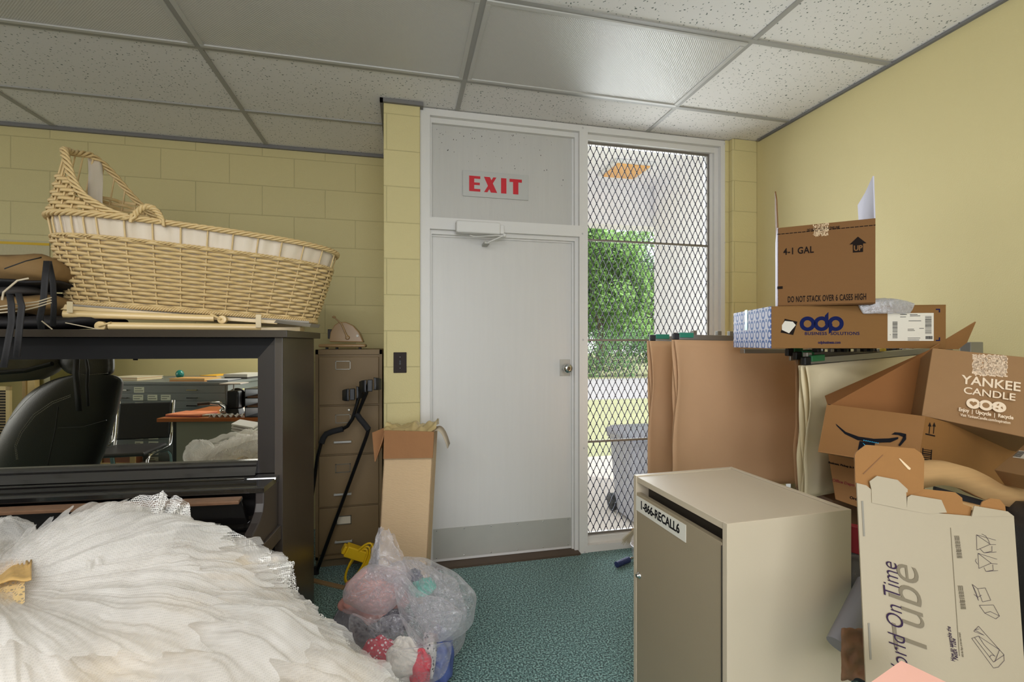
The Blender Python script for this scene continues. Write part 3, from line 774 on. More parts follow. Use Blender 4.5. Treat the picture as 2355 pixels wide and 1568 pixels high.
strap([F3(10, 618, 1.52), F3(60, 600, 1.55), F3(95, 592, 1.60)], Z_*.002, 'seam', bag, M_dark)
bag2 = thing('folded_vest', 'tan and black padded vest with pale piping, under the tan backpack', 'vest', PP(xe-.2, -.3, 1.47))
cushion(PP(xe-.17, -.32, 1.495), X_*.185, Y_*.16, Z_*.032, .5, 12, .01, 5).build('vest_body', M_tan, bag2)
cushion(PP(xe-.25, -.31, 1.538), X_*.18, Y_*.16, Z_*.018, .5, 12, .01, 6).build('vest_lining', mat('dark_grey_lining', (52, 48, 46), .8), bag2)
for off in (0, .012, -.012):
    MB().tube([F3(0, 712+off*600, 1.5), F3(50, 706+off*700, 1.5), F3(85, 700+off*500, 1.54), F3(118, 690+off*500, 1.58)], .0022, 6).build('piping', M_pipe, bag2)
MB().tube([F3(5, 690, 1.5), F3(8, 672, 1.5), F3(40, 645, 1.5), F3(66, 640, 1.52)], .003, 6).build('piping', M_pipe, bag2)
bag3 = thing('stuff_sack', 'black nylon bag with long webbing straps, lowest in the pile on the piano', 'bag', PP(xe-.15, -.28, 1.402))
cushion(PP(xe-.13, -.30, 1.431), X_*.27, Y_*.16, Z_*.027, .5, 12, .008, 9).build('sack_body', M_bfab, bag3)
cushion(PP(xe+.20, -.22, 1.418), X_*.16, Y_*.10, Z_*.013, .5, 10, .005, 11).build('sack_flap', M_bfab, bag3)
MB().tube([F3(96, 738, 1.57), F3(120, 757, 1.60)], .002, 6).build('piping', M_pipe, bag3)
MB().tube([F3(150, 742, 1.66), F3(240, 760, 1.74)], .002, 6).build('piping', M_pipe, bag3)
strap([F3(22, 674, 1.49), F3(26, 700, 1.47), F3(27, 740, 1.47), F3(18, 790, 1.47), F3(8, 845, 1.46)], X_*.0095, 'webbing_strap', bag3)
strap([F3(22, 675, 1.49), F3(42, 674, 1.48), F3(50, 705, 1.47), F3(44, 760, 1.47), F3(38, 822, 1.47)], X_*.0095, 'webbing_strap', bag3)

# laminated chart pinned to the far wall
a = atY(-40, 548, FARY-.012); b2 = atY(112, 548, FARY-.012); c = atY(112, 640, FARY-.012)
t = thing('wall_chart', 'shiny laminated paper chart with a yellow strip on the block wall behind the bags', 'chart', (a.x, FARY-.002, c.z))
MB().box((a.x, FARY-.006, c.z), (b2.x, FARY-.001, a.z)).build('chart_sheet', mat('laminated_paper', (186, 176, 142), .12, 0, .3, 6, .15, 25, stretch=(12, 1, 1)), t)
zz = atY(112, 561, FARY).z
MB().box((a.x, FARY-.008, zz-.012), (b2.x, FARY-.0055, zz+.004)).build('yellow_strip', mat('yellow_strip', (206, 168, 44), .3), t)
MB().box((b2.x-.04, FARY-.008, c.z), (b2.x+.015, FARY-.0055, c.z+.12)).build('blue_label', mat('blue_label', (40, 120, 160), .5), t)

# ================================================================== FILING CABINET
fx0, fx1 = atY(725, 800, 3.0).x, -.122; fyy = 3.0; fh = 1.312
M_file = mat('tan_filing_steel', (122, 100, 66), .6, 0, .08, 90, .06, 4)
cab = thing('filing_cabinet', 'tan steel four-drawer filing cabinet between the piano and the pillar', 'filing cabinet', ((fx0+fx1)/2, fyy+.3, 0))
MB().box((fx0, fyy+.012, .055), (fx1, fyy+.62, fh)).build('cabinet_body', M_file, cab, bevel=.003)
MB().box((fx0, fyy+.03, 0), (fx1, fyy+.6, .055)).build('plinth', mat('plinth_tan', (112, 96, 70), .55), cab)
g = MB(); g.box((fx0, fyy, .055), (fx0+.017, fyy+.012, fh)).box((fx1-.017, fyy, .055), (fx1, fyy+.012, fh)).box((fx0, fyy, fh-.03), (fx1, fyy+.012, fh)).box((fx0, fyy, .055), (fx1, fyy+.012, .075)); g.build('face_frame', M_file, cab, bevel=.001)
dz = [atY(800, v, fyy).z for v in (819, 932, 1045, 1164, 1272)]
M_hold = mat('label_holder_steel', (120, 116, 104), .35, .6)
for i in range(4):
    z1, z0 = dz[i]-.004, dz[i+1]+.006
    dr = MB().box((fx0+.021, fyy-.004, z0), (fx1-.021, fyy+.011, z1)).build('drawer', M_file, cab, bevel=.003)
    xc = lerp(fx0, fx1, .5)
    hz = z1-.075 if i else z1-.05
    lx = xc-.035 if i != 3 else xc-.03
    g = MB(); wv, hh = .043, .026
    g.box((lx-wv, fyy-.009, hz+hh-.004), (lx+wv, fyy-.004, hz+hh)).box((lx-wv, fyy-.009, hz-hh), (lx+wv, fyy-.004, hz-hh+.004)).box((lx-wv, fyy-.009, hz-hh), (lx-wv+.004, fyy-.004, hz+hh)).box((lx+wv-.004, fyy-.009, hz-hh), (lx+wv, fyy-.004, hz+hh))
    g.build('label_holder', M_hold, dr)
    if i == 3: MB().box((lx-wv+.005, fyy-.006, hz-hh+.004), (lx+wv-.005, fyy-.0042, hz+hh-.004)).build('paper_label', mat('cream_label', (206, 196, 172), .7), dr)
    hz = z0+.075
    if i: MB().box((lx-.05, fyy-.03, hz-.005), (lx+.05, fyy-.022, hz+.007)).box((lx-.05, fyy-.024, hz-.005), (lx-.042, fyy-.003, hz+.004)).box((lx+.042, fyy-.024, hz-.005), (lx+.05, fyy-.003, hz+.004)).build('handle', M_steel, dr, bevel=.002)
    if i == 1: MB().lathe([(.009, 0), (.009, -.008), (.006, -.01)], (xc+.0, fyy-.004, z1-.022), 14, Matrix.Rotation(R(-90), 4, 'X')).build('lock', M_chrome, dr)

# old tape/cheque machine on top
c = atY(792, 803, 3.22); ty = 3.22
M_tap = mat('tan_machine_enamel', (160, 128, 84), .35, 0, .04, 40)
t = thing('label_machine', 'old tan desktop machine with a curved hood and side lever on the filing cabinet', 'office machine', (c.x, ty, fh))
a = atY(738, 800, ty); b2 = atY(843, 800, ty)
MB().box((a.x, ty-.10, fh+.012), (b2.x, ty+.06, fh+.032)).build('machine_base', M_tap, t, bevel=.008)
for u in (752, 775, 828): MB().lathe([(.009, 0), (.009, .014)], (atY(u, 800, ty-.07).x, ty-.07, fh), 10).build('rubber_foot', M_black, t)
pts = [(757, 786), (760, 764), (768, 748), (780, 740), (796, 740), (812, 748), (826, 764), (836, 787)]
pf = [atY(u, v, ty-.08) for u, v in pts]
pf = [Vector((p.x, 0, max(p.z, fh+.03))) for p in pf]
MB().hexa([Vector((p.x, ty-.08, p.z)) for p in pf], [Vector((p.x, ty+.035, p.z)) for p in pf]).build('machine_hood', M_tap, t, bevel=.006)
MB().box((pf[0].x-.012, ty-.06, pf[0].z+.02), (pf[0].x+.02, ty+.02, pf[1].z+.02)).build('feed_slot', mat('machine_dark', (44, 36, 30), .5), t, bevel=.003)
p0 = atY(799, 776, ty-.09); p1 = atY(785, 744, ty-.095); p2 = atY(768, 729, ty-.10)
MB().tube([p0, p1, p2], [.007, .005, .004], 8).ball(p2, .008, 8, (1.5, 1, 1)).build('lever', M_tap, t)
MB().lathe([(.014, -.02), (.014, .0), (.008, .004)], p0, 16, Matrix.Rotation(R(90), 4, 'X')).build('lever_hub', M_tap, t)
MB().lathe([(.008, -.01), (.008, .004)], atY(822, 772, ty-.085), 12, Matrix.Rotation(R(90), 4, 'X')).build('side_screw', M_hold, t)

# ================================================================== FOREARM CRUTCHES
M_cr = mat('crutch_black_tube', (20, 20, 22), .25, .3, spec=.6); M_foam = mat('black_foam_grip', (24, 24, 26), .85, 0, .2, 150)
def crutch(label, tubeup, grip, tubedn, cuff, Fs):
    t = thing('forearm_crutch', label, 'crutch', (atF(*tubedn[-1])), 0, 'forearm crutches against the filing cabinet')
    MB().tube([atF(*p) for p in tubeup], .0105, 12).build('upper_tube', M_cr, t)
    MB().tube([atF(*p) for p in grip], .0165, 12).build('foam_grip', M_foam, t)
    MB().tube([atF(*p) for p in tubedn], .0105, 12).build('lower_tube', M_cr, t)
    e = atF(*tubedn[-1]); MB().lathe([(.016, 0), (.018, .004), (.013, .05)], (e.x, e.y, e.z-.01), 14).build('rubber_tip', M_foam, t)
    cu, cv, cF, sx = cuff; c = atF(cu, cv, cF)
    for sg_ in (1, -1):
        P = []
        for i in range(9):
            a_ = R(15+sg_*0+i*17); row = []
            for h in (-.034, -.03, .03, .034):
                k_ = .85 if abs(h) > .032 else 1
                row.append(c+Vector((sg_*(.045*math.sin(a_)*1.15+.008)*k_, -.0+.055*(1-math.cos(a_))-.03, h*(1-.25*i/8)+(-.006 if sg_ < 0 else .006)+(-.012*i/8))))
            P.append(row)
        MB().grid(P, True).build('cuff', M_black, t, solid=.005)
    MB().box((c.x-.014, c.y-.05, c.z-.035), (c.x+.014, c.y-.02, c.z+.03)).build('cuff_mount', M_black, t, bevel=.004)
    return t
crutch('black forearm crutch with its foam grip pointing left, beside the piano', [(829, 893, 2.74), (822, 925, 2.74), (811, 962, 2.74), (799, 980, 2.74), (788, 986, 2.74)],
       [(789, 986, 2.74), (765, 992, 2.73), (750, 998, 2.72), (743, 1008, 2.71), (739, 1020, 2.70)], [(739, 1016, 2.70), (730, 1050, 2.70), (722, 1110, 2.72), (690, 1318, 2.74)], (812, 904, 2.70, 1), 0)
crutch('black forearm crutch leaning diagonally across the filing cabinet drawers', [(850, 875, 2.66), (842, 905, 2.67), (829, 935, 2.68), (822, 952, 2.69)],
       [(820, 951, 2.69), (828, 963, 2.69), (840, 977, 2.69), (848, 988, 2.69)], [(848, 986, 2.69), (843, 1003, 2.69), (800, 1120, 2.72), (762, 1222, 2.74), (727, 1318, 2.76)], (852, 884, 2.62, 1), 0)

# ================================================================== TALL CARDBOARD BOX
M_tall = mat('tan_corrugated', (212, 182, 142), .8, 0, .5, 50, .05, 20, stretch=(1, 1, 7))
M_flapb = mat('brown_flap', (156, 110, 70), .8, 0, .3, 60, .05, 20)
tl = atF(886, 990, 2.47); tr = atF(998, 988, 2.43)
wv = (tr-tl); wv.z = 0; W_ = wv.length; ux = wv.normalized(); uy = Vector((-ux.y, ux.x, 0)).normalized()
uy = (uy*.95-ux*.28).normalized(); uy = Vector((0, 0, 1)).cross(ux)
uz = Vector((ux.x*.055, ux.y*.055, 1)).normalized()
h_ = (tl.z)/uz.z
org = Vector((tl.x, tl.y, tl.z))-uz*h_; org.z = 0
BMx = Matrix((ux, uy, uz)).transposed().to_4x4(); BMx.translation = org
D_ = .17; dsk = -.20
bxx = thing('tall_carton', 'tall narrow cardboard carton with fold-down flaps standing against the door jamb', 'carton', org)
def q(x, y, z): return BMx @ Vector((x+dsk*y, y, z))
def panel(pts, off, m, nm, root, **k): return MB().slab(pts, off).build(nm, m, root, **k)
th = .005
g = MB(); g.slab([q(0,0,0), q(W_,0,0), q(W_,0,h_), q(0,0,h_)], uy*th); g.slab([q(0,D_,0), q(W_,D_,0), q(W_,D_,h_), q(0,D_,h_)], -uy*th)
g.slab([q(0,0,0), q(0,D_,0), q(0,D_,h_), q(0,0,h_)], ux*th); g.slab([q(W_,0,0), q(W_,D_,0), q(W_,D_,h_), q(W_,0,h_)], -ux*th); g.slab([q(0,0,0), q(W_,0,0), q(W_,D_,0), q(0,D_,0)], uz*th)
g.build('carton_walls', M_tall, bxx)
n_ = -uy
panel([q(-.002,-.004,h_+.003), q(W_+.002,-.004,h_+.003), q(W_+.004,-.016,h_-.128), q(.004,-.018,h_-.142)], n_*.006, M_flapb, 'front_flap', bxx)
panel([q(0,0,h_), q(0,D_,h_), q(-.085,D_-.02,h_-.05), q(-.05,.0,h_-.175), q(-.085,.01,h_-.02)][0:2]+[q(-.09,D_*.5,h_-.03), q(-.045,.0,h_-.165), q(-.012,-.005,h_-.06)], ux*-.005, M_flapb, 'left_flap', bxx)
P = [[q(W_, y_, h_)+ux*(.07*t_)+Vector((0, 0, .02*math.sin(t_*2.2)-.105*t_*t_)) for y_ in (.03, .09, .15)] for t_ in [i/6 for i in range(7)]]
MB().grid(P, True).build('right_flap', mat('pale_flap', (186, 172, 150), .8), bxx, solid=.005)
# crumpled brown plastic liner
M_plas = mat('amber_plastic_film', (200, 178, 124), .25, 0, .6, 16, .15, 12, alpha=.72, spec=.7)
P = []
for i in range(15):
    row = []
    for j in range(23):
        x = -.012+(W_+.02)*j/22; y = .0+D_*i/14
        ed = math.sin(math.pi*i/14)
        z = h_-.012+.05*abs(nz(x*24, y*22, 2))+.028*nz(x*9, y*9, 8)*1.3+.03*ed
        row.append(q(x, y, z))
    P.append(row)
MB().grid(P, True).build('plastic_liner', M_plas, bxx, sub=1)

# yellow cord with its junction block, strip of wood
M_yc = mat('yellow_cord', (222, 180, 24), .4)
yc = thing('extension_cord', 'coiled yellow extension cord with outlet block by the cabinet foot', 'cord', atZ(812, 1335, 0))
c = atF(818, 1270, 2.58)
MB().box((-.058, -.03, -.03), (.058, .03, .03), Matrix.Translation(c) @ Matrix.Rotation(R(28), 4, 'Y') @ Matrix.Rotation(R(10), 4, 'Z')).build('outlet_block', M_yc, yc, bevel=.006)
MB().box((-.075, -.022, -.022), (-.058, .022, .022), Matrix.Translation(c) @ Matrix.Rotation(R(28), 4, 'Y') @ Matrix.Rotation(R(10), 4, 'Z')).build('outlet_face', M_yc, yc, bevel=.004)
def ell(cu, cv, F, ru, rv, a0, a1, tilt, n=26):
    o = []
    for i in range(n+1):
        a_ = R(lerp(a0, a1, i/n)); x, y = ru*math.cos(a_), rv*math.sin(a_); ct, st = math.cos(R(tilt)), math.sin(R(tilt))
        o.append(atF(cu+x*ct-y*st, cv+x*st+y*ct, F))
    return o
for (a_, b_, c_, d_) in ((822, 1298, 16, 48), (826, 1294, 18, 52), (819, 1300, 13, 44)):
    pts = ell(a_, b_, 2.56+.01*(c_ % 3), c_, d_, 0, 360, 32); 
    for p in pts: p.z = max(p.z, .008)
    MB().tube(pts, .006, 8, False).build('cord_loop', M_yc, yc)
MB().tube([atF(840, 1285, 2.58), atF(850, 1262, 2.60), atF(858, 1250, 2.6)], .0065, 8).build('cord_tail', M_yc, yc)
a, b2 = atZ(690, 1330, 0), atZ(792, 1354, 0)
dd = (b2-a).normalized(); nn_ = Vector((-dd.y, dd.x, 0))*.014
tag(MB().slab([a-nn_, b2-nn_, b2+nn_, a+nn_], (0, 0, .012)).build('wood_strip', mat('raw_wood_strip', (150, 120, 84), .7), None, bevel=.002), 'thin strip of raw wood on the carpet in front of the filing cabinet', 'wood strip')
# ================================================================== BEHIND THE CAMERA, SEEN IN THE PIANO MIRROR
def refdir(d): d = Vector(d); return d-mir_n*(2*d.dot(mir_n))
RT = Vector((cs, -sn, 0)); FW = Vector((sn, cs, 0))     # camera right / forward
def mirM(u, v, F, zfix=None, rot=0):
    """real-world frame of a thing whose mirror image stands at (u,v) at optical distance F; x along the image's right, y away"""
    P = mir(u, v, F)
    if zfix is not None: P.z = zfix
    x = refdir(RT*math.cos(R(rot))+FW*math.sin(R(rot))); x.z = 0; x.normalize()
    z = Vector((0, 0, 1)); y = z.cross(x)
    M = Matrix((x, y, z)).transposed().to_4x4(); M.translation = P
    return M          # note: image depth (away) is -y here
# --- flat file cabinet
M_ff = mat('flat_file_grey_steel', (112, 118, 116), .4, 0, .05, 80, .04, 4)
M = mirM(524, 878, 4.60, 0); FFT = mir(524, 878, 4.60).z
ff = thingM('flat_file_cabinet', 'long grey steel flat file with labelled drawers, seen in the piano mirror', 'flat file', M)
Wf, Df = 1.32, .85
kw = dict(local=True)
# image right = +x, away from mirror = -y
MB().box((-Wf, -Df, .08), (0, 0, FFT-.028)).build('cabinet_body', M_ff, ff, bevel=.004, **kw)
MB().box((-Wf-.01, -Df, FFT-.028), (.01, .012, FFT)).build('cabinet_top', M_ff, ff, bevel=.004, **kw)
MB().box((-Wf+.03, -Df+.03, 0), (-.03, -.03, .08)).build('plinth', M_dark, ff, **kw)
M_lab = mat('drawer_label_card', (214, 216, 196), .7)
nd = 11; dh = (FFT-.04-.10)/nd
for i in range(nd):
    z1 = FFT-.036-i*dh
    d = MB().box((-Wf+.025, 0, z1-dh+.004), (-.025, .006, z1)).build('drawer', M_ff, ff, bevel=.001, **kw)
    for x in (-.34, -1.02):
        MB().box((x-.05, .018, z1-dh*.62), (x+.05, .024, z1-dh*.5)).box((x-.05, .005, z1-dh*.62), (x-.044, .02, z1-dh*.5)).box((x+.044, .005, z1-dh*.62), (x+.05, .02, z1-dh*.5)).build('handle', M_chrome, d, **kw)
    lbs = [(-1.13, .1), (-.86, .1)] if i == 0 else [(-1.13, .1), (-.87, .1), (-.73, .095), (-.60, .095)] if i == 1 else [(-.86, .08), (-.72, .095)]
    for (x, wl) in lbs:
        MB().box((x-wl/2, .0065, z1-dh*.9), (x+wl/2, .0078, z1-dh*.18)).build('drawer_label', M_lab, d, **kw)
        g = MB()
        for r_ in range(2): g.box((x-wl*.42, .0079, z1-dh*(.42+.28*r_)), (x+wl*rnd.uniform(.1, .42), .0083, z1-dh*(.36+.28*r_)))
        g.build('handwriting', M_ink, d, **kw)
MB().box((.0008, -.28, FFT-.16), (.003, -.19, FFT-.09)).build('paper_note', mat('yellow_note', (222, 214, 150), .7), ff, **kw)
def ffthing(name, label, cat, x, y, z=0, rz=0): 
    Mx = M @ Matrix.Translation((x, y, FFT+z+.0005)) @ Matrix.Rotation(rz, 4, 'Z')
    return thingM(name, label, cat, Mx)
t = ffthing('glass_globe', 'small teal glass ornament on a black base on the flat file', 'ornament', -.68, -.3)
MB().ball((0, 0, .055), .042, 12, (.95, .8, 1.05)).build('globe', mat('teal_glass', (24, 122, 112), .15, 0, 0, var=.4, vscale=30, coat=.5), t, **kw)
MB().box((-.05, -.035, 0), (.05, .035, .014)).build('ornament_base', M_black, t, **kw)
def stack(name, label, cat, x, y, sx, sy, hs, cols, rz=0, z=0):
    t = ffthing(name, label, cat, x, y, z, rz); zz = 0
    for k, (h, c) in enumerate(zip(hs, cols)):
        MB().box((-sx/2+rnd.uniform(-.01, .01), -sy/2+rnd.uniform(-.01, .01), zz), (sx/2, sy/2, zz+h)).build('folder', mat('folder_%d_%d' % (c[0], c[2]), c, .6), t, **kw); zz += h
    return t
stack('paper_stack', 'loose stack of cream papers at the left end of the flat file', 'papers', -1.14, -.3, .34, .3, [.012, .006, .01, .006], [(206, 188, 150), (216, 208, 184), (190, 160, 120), (214, 204, 178)], .12)
stack('folder_stack', 'tan and orange folders stacked on the flat file beside the glass ornament', 'folders', -.42, -.16, .36, .24, [.012, .012, .006], [(196, 130, 66), (206, 172, 110), (196, 150, 90)], .06)
stack('sketch_pad', 'dark patterned sketch pad lying near the right end of the flat file', 'sketch pad', -.12, -.14, .20, .24, [.010, .004], [(84, 88, 94), (150, 152, 156)], -.05)
stack('ring_binder', 'pale grey binder lying on the right end of the flat file', 'binder', -.13, -.55, .26, .34, [.02, .03], [(60, 58, 56), (186, 182, 172)], .1)
stack('manila_envelope', 'yellow envelope on the flat file behind the folders', 'envelope', -.40, -.52, .20, .3, [.03, .006], [(190, 186, 170), (226, 170, 40)], .2)

# --- desk
Md = mirM(360, 962, 3.74, 0, 3); DT = mir(360, 962, 3.74).z
desk = thingM('office_desk', 'office desk with brown wood top and grey modesty panel, seen in the mirror', 'desk', Md)
Wd_, Dd = 1.45, .72
MB().box((0, -Dd, DT-.03), (Wd_, .0, DT)).build('desk_top', mat('orange_wood_laminate', (166, 94, 48), .3, 0, .05, 30, .12, 6, stretch=(1, 8, 1)), desk, bevel=.003, **kw)
MB().box((.13, -.06, .04), (Wd_-.05, -.035, DT-.03)).build('modesty_panel', mat('grey_olive_panel', (132, 132, 116), .5, 0, .1, 90), desk, **kw)
for x, y in ((.10, -.04), (Wd_-.05, -.04), (.10, -Dd+.06), (Wd_-.05, -Dd+.06)): MB().box((x-.0, y-.03, 0), (x+.03, y, DT-.03)).build('leg', M_black, desk, **kw)
def dthing(name, label, cat, x, y, rz=0):
    return thingM(name, label, cat, Md @ Matrix.Translation((x, y, DT+.0005)) @ Matrix.Rotation(rz, 4, 'Z'))
t = dthing('magazine_pile', 'pile of magazines with an orange cover on the left of the desk', 'magazines', .17, -.17, .15)
MB().box((-.15, -.10, 0), (.15, .10, .010)).build('lower_magazine', mat('dull_red_cover', (170, 80, 66), .4), t, **kw)
MB().box((-.14, -.10, .010), (.15, .11, .02)).build('orange_magazine', mat('orange_cover', (226, 130, 92), .35, 0, 0, var=.5, vscale=14), t, **kw)
t = dthing('white_papers', 'white paper sheets on the desk behind the hole punch', 'papers', .50, -.40, -.1)
MB().box((-.12, -.13, 0), (.12, .13, .012)).build('sheets', mat('white_paper', (224, 222, 220), .7), t, **kw)
t = dthing('hole_punch', 'heavy chrome hole punch with a long cream base on the desk', 'hole punch', .39, -.12, -.25)
MB().box((-.13, -.025, 0), (.13, .025, .014)).build('punch_base', mat('cream_enamel', (206, 204, 188), .4), t, bevel=.004, **kw)
MB().tube([(.06, 0, .02), (.065, 0, .07), (.02, 0, .10), (-.05, 0, .105)], [.02, .022, .018, .012], 12).ball((.05, 0, .04), .026, 10).build('punch_body', M_chrome, t, **kw)
MB().tube([(-.03, 0, .105), (-.13, 0, .10)], .013, 10).build('punch_handle', mat('brown_handle', (70, 56, 46), .5), t, **kw)
t = dthing('postal_scale', 'black mechanical scale with a round dial and flat tray on the desk', 'scale', .50, -.19)
MB().hexa([(-.065, -.05, 0), (.065, -.05, 0), (.065, .05, 0), (-.065, .05, 0)], [(-.052, -.04, .05), (.052, -.04, .05), (.052, .04, .05), (-.052, .04, .05)]).build('scale_base', M_black, t, bevel=.004, **kw)
MB().box((-.05, -.04, .05), (.05, .04, .20)).build('scale_body', M_black, t, bevel=.015, **kw)
MB().lathe([(.088, -.008), (.092, 0), (.088, .008)], (0, -.05, .125), 32, Matrix.Rotation(R(90), 4, 'X')).build('dial', mat('dial_black', (30, 30, 32), .3), t, **kw)
MB().tube([(-.005, 0, .19), (-.005, 0, .255)], .006, 8).build('tray_post', M_steel, t, **kw)
MB().box((-.085, -.07, .255), (.085, .07, .264)).build('weighing_tray', mat('tray_grey_enamel', (178, 168, 158), .4), t, bevel=.003, **kw)
t = dthing('egg_carton', 'strip of grey moulded egg carton at the front edge of the desk', 'egg carton', .52, -.045)
P = []
for i in range(7):
    row = []
    for j in range(49):
        x = -.13+.26*j/48; y = -.03+.06*i/6
        row.append(Vector((x, y, .012+.013*math.cos(x/.26*2*math.pi*6)*math.cos(y/.06*2*math.pi))))
    P.append(row)
MB().grid(P, True).build('moulded_cups', mat('grey_pulp', (182, 174, 164), .9, 0, .3, 90), t, solid=.003, **kw)
t = dthing('desk_tray', 'black stacked letter tray at the right of the desk', 'letter tray', .78, -.17)
for z in (0, .075, .15, .225): MB().box((-.11, -.15, z), (.11, .15, z+.005)).build('tray_shelf', M_black, t, **kw)
for x in (-.11, .105): MB().box((x, -.15, 0), (x+.005, .15, .23)).build('tray_side', M_black, t, **kw)
for z in (.08, .155): MB().box((-.10, -.12, z), (.10, .13, z+.01)).build('paper_in_tray', mat('brown_paper', (150, 110, 84), .7), t, **kw)

# --- stacking chairs
def chair(Mx, label):
    t = thingM('stacking_chair', label, 'chair', Mx, 'black and chrome stacking chairs')
    # seat forward = +y (towards the mirror), back at y=0
    MB().box((-.20, .0, .50), (.20, .022, .82), Matrix.Rotation(R(8), 4, 'X')).build('backrest', mat('black_vinyl', (20, 20, 22), .5), t, bevel=.01, **kw)
    for z in (.54, .79): MB().box((-.20, -.004, z-.01), (.20, 0, z+.008), Matrix.Rotation(R(8), 4, 'X')).build('back_rail', M_chrome, t, **kw)
    MB().box((-.20, -.02, .43), (.20, .38, .465)).build('seat', mat('grey_black_vinyl', (52, 50, 50), .4), t, bevel=.014, **kw)
    for s_ in (-1, 1):
        x = s_*.212
        MB().tube([(x, -.115, .83), (x, -.075, .55), (x, -.05, .45), (x, 0, .425), (x, .12, .425)], .0105, 10, flat=1.3).build('side_frame', M_chrome, t, **kw)
        MB().tube([(x*1.02, .10, .425), (x*1.04, .33, .425), (x*1.06, .385, .40), (x*1.1, .42, 0)], .0105, 10).build('leg', M_chrome, t, **kw)
        MB().tube([(x*1.02, .16, .42), (x*1.04, .02, .40), (x*1.06, -.02, .36), (x*1.1, -.10, 0)], .0105, 10).build('leg', M_chrome, t, **kw)
    return t
chair(mirM(322, 1000, 4.15, 0, 14) , 'black chrome-framed stacking chair in the mirror, nearest the desk corner')
chair(mirM(188, 1000, 4.25, 0, 14), 'black chrome-framed stacking chair mostly hidden behind the leather car seat')
# wooden crate and loose paper behind the chairs
Mc = mirM(262, 1060, 4.48, 0, 0)
t = thingM('wooden_crate', 'reddish plywood crate with tan slats under the stacking chairs', 'crate', Mc)
MB().box((-.14, -.09, 0), (.20, 0, .30)).build('crate_body', mat('red_plywood', (128, 76, 46), .6), t, **kw)
for (a, b_) in (((-.15, .0, .0), (-.11, .012, .34)), ((.16, 0, 0), (.21, .012, .34)), ((-.15, .0, .18), (.21, .014, .215))): MB().box(a, b_).build('slat', mat('tan_slat', (188, 158, 104), .6), t, **kw)
Mc = mirM(338, 1050, 4.42, 0, 0)
t = thingM('paper_box', 'box of cream papers on the floor beyond the stacking chairs', 'paper box', Mc)
MB().box((-.1, -.1, 0), (.15, 0, .22)).build('box_body', mat('dark_box', (62, 52, 44), .7), t, **kw)
MB().box((-.1, .0, .03), (.12, .006, .2), Matrix.Rotation(R(-14), 4, 'Y')).build('paper_sheet', M_lab, t, **kw)

# --- leather car seat
M_lea = mat('black_leather', (34, 33, 33), .38, 0, .25, 220, .08, 8, spec=.6)
M_thr = mat('white_thread', (170, 168, 160), .7)
Fs = 2.52
S0 = mir(150, 1040, Fs); 
seat = thing('car_seat', 'black leather car seat with white stitching, reflected in the piano mirror', 'car seat', (S0.x, S0.y, 0))
rows = [(1250, 20, 190), (1150, -10, 205), (1072, -22, 226), (1046, -18, 242), (992, 2, 258), (944, 30, 272), (915, 52, 279), (893, 78, 284), (878, 108, 285), (868, 132, 281), (862, 165, 262)]
P = []
for (v, a, b_) in rows:
    row = []; mid = (a+b_)/2; hw = (b_-a)/2
    tk = .11 if v > 880 else .11*max(.35, (v-858)/26)
    for k in range(28):
        an = 2*math.pi*k/28; cx_ = math.copysign(abs(math.cos(an))**.55, math.cos(an)); sy_ = math.copysign(abs(math.sin(an))**.6, math.sin(an))
        row.append(mir(mid+hw*cx_, v, Fs+tk+tk*sy_+(v-862)*.0003))
    P.append(row)
g = MB(); g.grid(P, True, True); g.add(P[-1], [tuple(range(28))]); g.build('seat_back', M_lea, seat, sub=1)
P = []
for (v, a, b_) in ((863, 172, 252), (858, 152, 262), (848, 142, 265), (835, 133, 265), (815, 132, 264), (800, 140, 258), (794, 158, 240)):
    row = []; mid = (a+b_)/2; hw = (b_-a)/2
    for k in range(24):
        an = 2*math.pi*k/24; cx_ = math.copysign(abs(math.cos(an))**.6, math.cos(an)); sy_ = math.copysign(abs(math.sin(an))**.7, math.sin(an))
        row.append(mir(mid+hw*cx_, v, Fs+.09+.06*sy_))
    P.append(row)
g = MB(); g.grid(P, True, True); g.add(P[0], [tuple(range(24))]); g.add(P[-1], [tuple(range(24))]); g.build('headrest', M_lea, seat, sub=1)
for u in (185, 240): MB().tube([mir(u, 850, Fs+.09), mir(u, 872, Fs+.09)], .006, 8).build('headrest_post', M_chrome, seat)
def stitch(pts, F, nm='stitching'):
    g = MB()
    for a, b_ in zip(pts[:-1], pts[1:]):
        n_ = max(1, int(math.hypot(a[0]-b_[0], a[1]-b_[1])/4))
        for k in range(n_):
            u0, v0 = lerp(a[0], b_[0], k/n_), lerp(a[1], b_[1], k/n_); u1, v1 = lerp(a[0], b_[0], (k+.6)/n_), lerp(a[1], b_[1], (k+.6)/n_)
            g.tube([mir(u0, v0, F), mir(u1, v1, F)], .0014, 5)
    return g.build(nm, M_thr, seat)
stitch([(162, 912), (121, 928), (80, 957), (51, 995), (37, 1027), (41, 1058)], Fs-.006)
stitch([(162, 908), (119, 924), (77, 953), (47, 992), (34, 1025), (38, 1058)], Fs-.006)
stitch([(128, 875), (100, 886), (60, 922), (22, 965)], Fs+.0)
stitch([(166, 858), (200, 862), (250, 858)], Fs+.03)
MB().tube([mir(133, 984, Fs-.004), mir(190, 982, Fs-.008), (mir(245, 966, Fs-.004))], .003, 6).build('pocket_seam', M_lea, seat)
MB().tube([mir(134, 935, Fs-.002), mir(128, 985, Fs-.002), mir(110, 1070, Fs-.002)], .002, 6).build('panel_seam', mat('seam_black', (12, 12, 12), .6), seat)
MB().box((-.28, -.20, .30), (.28, .34, .44), Matrix.Translation((S0.x, S0.y-.12, 0))).build('seat_cushion', M_lea, seat, bevel=.05)
